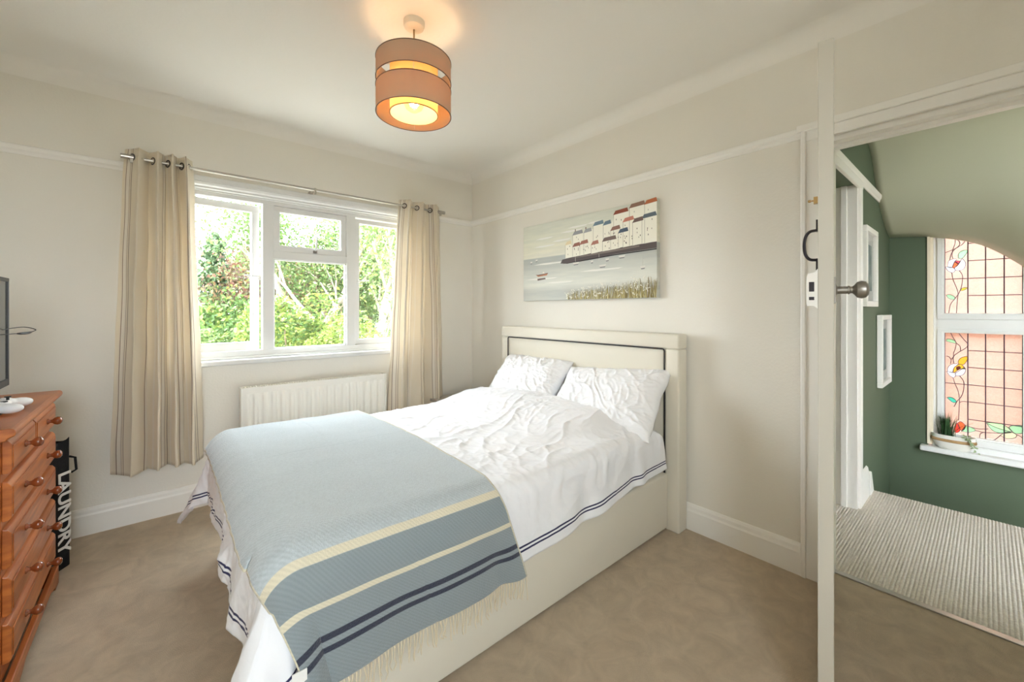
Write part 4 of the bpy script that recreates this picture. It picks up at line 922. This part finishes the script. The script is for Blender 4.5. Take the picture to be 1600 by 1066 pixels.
for z in (.633, .485, .337, .190): drawer(1.99, 2.695, z-.062, z+.062, (2.15, 2.505))

# ---- television on the chest
tv = empty('television', (-.47, 2.15, .868), 'black flat screen television standing on the pine chest of drawers', 'television')
TY0, TY1, TZ0, TZ1, TX = 1.78, 2.50, .935, 1.353, -.448
q = MB().box(TX-.030, TX, TY0, TY0+.014, TZ0, TZ1).box(TX-.030, TX, TY1-.014, TY1, TZ0, TZ1).box(TX-.030, TX, TY0, TY1, TZ1-.014, TZ1).box(TX-.030, TX, TY0, TY1, TZ0, TZ0+.026)
q.build('bezel', BLACKP, tv, bevel=.002)
MB().box(TX-.028, TX-.004, TY0+.012, TY1-.012, TZ0+.024, TZ1-.012).build('screen', SCREEN, tv)
MB().box(TX-.060, TX-.028, TY0+.06, TY1-.06, TZ0+.05, TZ1-.06).build('back_cover', BLACKP, tv, bevel=.008)
MB().box(TX-.045, TX-.020, 2.10, 2.20, .872, TZ0+.03).build('stand_neck', BLACKP, tv, bevel=.003)
MB().box(TX-.12, TX+.035, 1.98, 2.40, .867, .877).build('stand_foot', BLACKP, tv, bevel=.004)
cb = empty('cable', (-.42, 2.50, 1.14), 'thin black charging cable with plug looping out beside the television', 'cable')
pts = [(-.447, 2.44, 1.155), (-.425, 2.50, 1.160), (-.405, 2.53, 1.158), (-.385, 2.535, 1.148), (-.390, 2.51, 1.138), (-.405, 2.47, 1.136), (-.420, 2.44, 1.136)]
MB().tube([tuple(p) for p in bez([(-.478, 2.36, 1.13), (-.46, 2.41, 1.150)]+pts[1:4]+[(-.391, 2.51, 1.141)], 6)], .0016, 8).tube([tuple(p) for p in bez([(-.418, 2.43, 1.138), (-.44, 2.38, 1.138), (-.47, 2.36, 1.135)], 6)], .0016, 8).build('wire', BLACKP, cb, smooth=True)
MB().tube([(-.391, 2.51, 1.141), (-.396, 2.495, 1.138), (-.404, 2.47, 1.137), (-.412, 2.45, 1.137), (-.418, 2.43, 1.138)], [.0022, .0045, .0048, .0042, .002], 8).build('plug', BLACKP, cb, smooth=True)

# ---- game controller on the chest
gc = empty('game_controller', (-.42, 2.27, .867), 'white game controller lying on the pine chest in front of the television', 'game controller')
def blob(parts, name, m, parent, vox):
    bm = bmesh.new()
    for c, r_, rot in parts:
        mtx = Matrix.Translation(Vector(c)-parent.location) @ Matrix.Rotation(rot, 4, 'Z') @ Matrix.Diagonal((*r_, 1)); bmesh.ops.create_uvsphere(bm, u_segments=24, v_segments=16, radius=1, matrix=mtx)
    me = bpy.data.meshes.new(name); bm.to_mesh(me); bm.free(); me.materials.append(m)
    o = bpy.data.objects.new(name, me); COL.objects.link(o); o.parent = parent
    a = o.modifiers.new('r', 'REMESH'); a.mode = 'VOXEL'; a.voxel_size = vox; a.use_smooth_shade = True
    b = o.modifiers.new('s', 'SMOOTH'); b.iterations = 8; b.factor = .6
    return o
blob([((-.435, 2.27, .893), (.032, .062, .017), 0), ((-.43, 2.222, .893), (.034, .028, .019), 0), ((-.43, 2.318, .893), (.034, .028, .019), 0),
      ((-.395, 2.207, .888), (.036, .020, .018), -.25), ((-.395, 2.333, .888), (.036, .020, .018), .25)], 'shell', WHITEP, gc, .003)
for (x, y) in ((-.44, 2.225), (-.415, 2.295)): MB().lathe([(.004, 0), (.004, .008), (.0085, .010), (.0085, .013), (0, .012)], (x, y, .906), n=16).build('thumbstick', BLACKP, gc, smooth=True, auto=.6)
MB().lathe([(.009, 0), (.009, .003), (0, .004)], (-.415, 2.248, .906), n=16).build('direction_pad', BLACKP, gc)
for (x, y) in ((-.455, 2.315), (-.437, 2.315), (-.446, 2.306), (-.446, 2.324)): MB().lathe([(.004, 0), (.004, .003), (0, .004)], (x, y, .908), n=12).build('button', BLACKP, gc)

# ---- laundry bag
lb = empty('laundry_bag', (-.468, 2.902, 0), 'black fabric laundry bag with white lettering between the chest and wall', 'bag', rz=-.6)
n1, n2 = 60, 30
a = lin(n1, 0, 2*PI)[:, None]; z = lin(n2, 0, 1)[None]
rx, ry = .120, .085
sq = lambda c, e=.25: np.sign(c)*np.abs(c)**e
bx = rx*sq(np.cos(a))*(1+.012*pnoise(a*2, z*5, 2)); by = ry*sq(np.sin(a))*(1+.04*pnoise(a*2+3, z*5, 4)-.04*z)
Pb_ = np.stack([bx+0*z, by+0*z, z*.605+.012*np.sin(a*3)*z**6+0*a], -1)
grid_mesh('bag_body', Pb_, BLACKF, lb, local=True)
MB().add([tuple(Pb_[i, 0]) for i in range(n1-1)], [tuple(range(n1-1))]).build('bag_base', BLACKF, lb, local=True)
MB().tube([(rx-.01, .075, .52), (rx+.006, .088, .51), (rx+.008, .092, .45), (rx-.005, .08, .44)], .005, 8).build('carry_strap', BLACKF, lb, smooth=True, local=True)
fc = bpy.data.curves.new('lettering', 'FONT'); fc.body = 'LAUNDRY'; fc.size = .084; fc.extrude = .0008; fc.space_character = 1.0; fc.offset = .0022; fc.materials.append(LETTER); fc.align_x = 'LEFT'
ft = bpy.data.objects.new('lettering_curve', fc); COL.objects.link(ft)
fm_ = bpy.data.meshes.new_from_object(ft.evaluated_get(bpy.context.evaluated_depsgraph_get())); bpy.data.objects.remove(ft)
fo = bpy.data.objects.new('lettering', fm_); COL.objects.link(fo); fo.parent = lb
# text runs down the bag, letter tops towards +y, on the face turned to the room
Mx = Matrix(((0, 0, 1, 0), (0, 1, 0, 0), (-1, 0, 0, 0), (0, 0, 0, 1)))
fo.matrix_local = Matrix.Translation((rx*1.012, .012, .46)) @ Mx

# ================================================================== OUTSIDE
GZ = -2.9
S_('ground', MB().box(-60, 60, -60, 90, GZ-.2, GZ), mat('gravel', (.24, .22, .18, 1), .9, var=.3, vscale=2), 'pale gravel garden ground far below the window')
BRK = bpy.data.materials.new('neighbour_brick'); BRK.use_nodes = True; t = BRK.node_tree; p = t.nodes['Principled BSDF']; p.inputs['Roughness'].default_value = .9
bt = node(t, 'ShaderNodeTexBrick'); bt.inputs['Color1'].default_value = (.42, .22, .16, 1); bt.inputs['Color2'].default_value = (.34, .17, .12, 1); bt.inputs['Mortar'].default_value = (.45, .38, .32, 1); bt.inputs['Scale'].default_value = 4.5
g = node(t, 'ShaderNodeTexCoord'); mp = node(t, 'ShaderNodeMapping'); mp.inputs['Rotation'].default_value = (PI/2, 0, PI/2); t.links.new(g.outputs['Object'], mp.inputs[0]); t.links.new(mp.outputs[0], bt.inputs[0]); t.links.new(bt.outputs[0], p.inputs[0])
nb_ = MB().box(7.4, 7.6, -7, 3.4, GZ, 3.2).build('neighbouring_house', BRK, None); tag(nb_, 'red brick side wall of the next house behind the leaded window', 'house')

def leaves(name, centres, size, mats, parent, flat=0.):
    n = len(centres); c = np.asarray(centres); rng = np.random
    a = rng.normal(size=(n, 3)); a[:, 2] *= (1-flat); a /= np.linalg.norm(a, axis=1, keepdims=True)
    b = rng.normal(size=(n, 3)); b -= a*(a*b).sum(1, keepdims=True); b /= np.linalg.norm(b, axis=1, keepdims=True)
    s = size*rng.uniform(.6, 1.3, (n, 1)); off = np.array(parent.location)
    V = np.stack([c-a*s, c+b*s*.5, c+a*s, c-b*s*.5], 1).reshape(-1, 3)-off
    F = np.arange(4*n).reshape(n, 4)
    me = bpy.data.meshes.new(name); me.vertices.add(4*n); me.loops.add(4*n); me.polygons.add(n)
    me.vertices.foreach_set('co', V.astype(np.float32).ravel()); me.loops.foreach_set('vertex_index', F.ravel().astype(np.int32)); me.polygons.foreach_set('loop_start', (np.arange(n)*4).astype(np.int32))
    for m in mats: me.materials.append(m)
    me.polygons.foreach_set('material_index', rng.randint(0, len(mats), n).astype(np.int32)); me.update(calc_edges=True); me.validate()
    o = bpy.data.objects.new(name, me); COL.objects.link(o); o.parent = parent; o['kind'] = 'stuff'; return o
def lm(name, c, tr=.4): return mat(name, tuple(k*.60 for k in c)+(1,), .55, trans=tr)
GRN = [lm('leaf_green_a', (.10, .20, .045)), lm('leaf_green_b', (.15, .26, .06)), lm('leaf_green_c', (.06, .12, .03))]
LIM = [lm('leaf_lime_a', (.26, .34, .07)), lm('leaf_lime_b', (.34, .40, .09)), lm('leaf_lime_c', (.18, .27, .05))]
COP = [lm('leaf_copper_a', (.20, .09, .06)), lm('leaf_copper_b', (.27, .16, .07)), lm('leaf_copper_c', (.12, .07, .05)), lm('leaf_copper_d', (.13, .14, .05))]
CON = [lm('needle_a', (.11, .19, .09), .2), lm('needle_b', (.16, .25, .11), .2)]
SIL = [lm('leaf_pale_a', (.20, .30, .10)), lm('leaf_pale_b', (.28, .36, .14)), lm('leaf_pale_c', (.13, .21, .07))]
BARK = mat('bark', (.20, .145, .095, 1), .9, bump=.5, bscale=12, var=.4); PALEB = mat('pale_bark', (.42, .36, .28, 1), .9, bump=.4, bscale=14, var=.3)
FW = np.array((.6516, .7585)); RT = np.array((.7585, -.6516))
def branchy(mb, p, d, ln, r, depth, tips, spread=.55, up=.15):
    d = d.normalized(); pts = [p]; q = p.copy(); dd = d.copy()
    for k in range(3):
        dd = (dd+Vector((random.uniform(-.16, .16), random.uniform(-.16, .16), random.uniform(-.06, .16)))).normalized(); q = q+dd*ln/3; pts.append(q.copy())
    mb.tube(pts, [r, r*.88, r*.74, r*.6], 5, cap=False)
    if depth <= 1: tips.append(q.copy()); tips.append(pts[2].copy())
    if depth > 0:
        for k in range(random.choice((2, 3))):
            nd = (dd+Vector((random.uniform(-1, 1), random.uniform(-1, 1), random.uniform(-.4, .8)+up))*spread).normalized()
            branchy(mb, q if k else pts[2], nd, ln*random.uniform(.62, .85), r*.58, depth-1, tips, spread, up)
def tree(name, x, y, h, crown_r, mats, label, nl=9000, lsize=.09, bark=BARK, trunk_h=.35, depth=4, cl=.5, r0=.16, clear=False, up=.15, spread=.6):
    r = empty(name, (x, y, GZ), label, 'tree', 'garden trees beyond the bedroom window')
    mb = MB(); tips = []; th_ = h*trunk_h
    mb.tube([(x, y, GZ), (x+.05, y, GZ+th_*.5), (x, y+.05, GZ+th_)], [r0*1.3, r0*1.05, r0], 8)
    L0 = (h-th_)*.36
    for k in range(5):
        a = k*2*PI/5+random.uniform(-.4, .4); el = random.uniform(.5, 1.6)
        branchy(mb, Vector((x, y, GZ+th_)), Vector((math.cos(a), math.sin(a), el)), L0*crown_r/(h*.3), r0*.6, depth-1, tips, spread, up)
    mb.build('trunk', bark, r, smooth=True)
    T_ = np.array([tuple(t_) for t_ in tips]); idx = np.random.randint(0, len(T_), nl)
    leaves('foliage', T_[idx]+np.random.normal(size=(nl, 3))*cl, lsize, mats, r)
def place(u, d): rd_ = (u-800)/640; q = FW*d+RT*rd_*d; return float(q[0]), float(q[1])
random.seed(21); np.random.seed(21)
# dense background planting
x, y = place(330, 27)
# conifer
r = empty('conifer_tree', (*place(336, 12.5), GZ), 'blue green conifer with a pointed top seen through the left casement', 'tree', 'garden trees beyond the bedroom window')
x, y = r.location.x, r.location.y; hh = 6.5
MB().tube([(x, y, GZ), (x, y, GZ+hh)], [.16, .02], 8).build('trunk', BARK, r, smooth=True)
c = []
for k in range(130):
    f_ = random.random()**.8; z = GZ+hh*(1-.85*f_); rad = (.12+1.15*f_)*random.uniform(.6, 1.15); a = random.uniform(0, 2*PI)
    for j in range(75):
        s_ = random.random(); c.append((x+math.cos(a)*rad*s_+random.gauss(0, .09), y+math.sin(a)*rad*s_+random.gauss(0, .09), z-.10*s_*rad+.25*s_*s_*rad+random.gauss(0, .08)))
leaves('foliage', c, .085, CON, r)
def bush(name, u, d, z_top, w_, mats, label, nl, ls, dep=None, cat='bush'):
    x, y = place(u, d); r = empty(name, (x, y, GZ), label, cat, 'shrubs and hedging beyond the bedroom window')
    dep = dep or w_*.6; H = z_top-GZ; c = []
    lobes = [(random.uniform(-.75, .75), random.uniform(-.7, .7), random.uniform(.35, .9), random.uniform(.28, .45)) for _ in range(16)]
    for k in range(nl):
        a, b, cc, rr = random.choice(lobes); v = Vector((random.gauss(0, 1), random.gauss(0, 1), random.gauss(0, 1))).normalized()*rr*random.uniform(.75, 1.05)
        q = FW*(b+v.y)*dep*.8+RT*(a+v.x)*w_*.8
        c.append((x+q[0], y+q[1], GZ+H*min(1.05, max(.02, cc+v.z*.45))))
    leaves('foliage', c, ls, mats, r, .3)
    mb = MB()
    for k in range(7):
        a, b, cc, rr = random.choice(lobes); q = FW*b*dep*.7+RT*a*w_*.7; mb.tube([(x, y, GZ), (x+q[0]*.6, y+q[1]*.6, GZ+H*cc*.5), (x+q[0], y+q[1], GZ+H*cc)], [.05, .035, .015], 5)
    mb.build('stems', BARK, r)
bush('background_hedge', 360, 30, 1.2, 6, GRN, 'dark green hedge filling the far end of the garden, left part', 16000, .13)
bush('background_hedge', 520, 28, 3.2, 6, GRN, 'dark green hedge behind the trees in the middle of the garden', 16000, .13)
bush('background_hedge', 660, 26, 5.0, 6, SIL, 'pale green hedge behind the trees near the right curtain', 14000, .13)
x, y = place(425, 15.5); tree('copper_beech', x, y, 9.5, 1.35, COP, 'copper beech with sparse purple brown leaves beside the conifer', 13000, .075, depth=5, cl=.28, up=.1, spread=.75)
x, y = place(350, 10.6); tree('maple_tree', x, y, 4.35, 1.25, GRN+LIM[:1], 'rounded mid green tree below the conifer', 13000, .07, trunk_h=.4, cl=.32)
bush('light_green_shrub', 362, 9.5, .62, 1.05, SIL, 'light green rounded shrub at the foot of the left casement', 9000, .045)
x, y = place(505, 11.5); tree('bare_branch_tree', x, y, 7.6, 2.4, GRN[:2]+SIL[:1], 'tree with pale twisting bare branches behind the top light', 7500, .055, bark=PALEB, trunk_h=.48, depth=5, cl=.35, r0=.15, up=.35, spread=.7)
x, y = place(438, 14.5); tree('copper_beech', x, y, 6.8, 2.0, COP, 'bronze leaved tree at the left side of the centre pane', 8000, .065, trunk_h=.35, cl=.3, depth=5)
bush('lime_shrub', 470, 8.5, 1.35, 1.5, LIM+GRN[:1], 'bright lime green shrub low in the centre pane', 14000, .045)
bush('lime_shrub', 520, 7.6, .95, 1.1, LIM, 'yellow green shrub nearest the window in the centre pane', 12000, .04)
x, y = place(600, 10.5); tree('birch_tree', x, y, 7.4, 2.3, SIL+LIM[:1], 'birch with fine pale green leaves filling the right casement', 26000, .045, bark=PALEB, trunk_h=.25, cl=.55, depth=4)
x, y = place(565, 13); tree('laurel_tree', x, y, 6.0, 2.2, GRN+SIL[:1], 'dense green tree behind the birch', 14000, .06, trunk_h=.25, cl=.45)
bush('pale_shrub', 600, 8.2, 1.0, 1.2, SIL+LIM[1:2], 'pale green shrub low behind the right casement', 12000, .04)
# low garden building far left
x, y = place(332, 21); gh = empty('garden_shed', (x, y, GZ), 'low grey roofed outbuilding beyond the shrubs at the left casement', 'shed')
MB().box(x-2.2, x+2.2, y, y+2.4, GZ, GZ+1.9).build('walls', mat('render_wall', (.5, .45, .38, 1), .8), gh); MB().box(x-2.4, x+2.4, y-.3, y+2.6, GZ+1.9, GZ+2.15).build('roof', mat('grey_roof', (.22, .25, .28, 1), .6), gh)
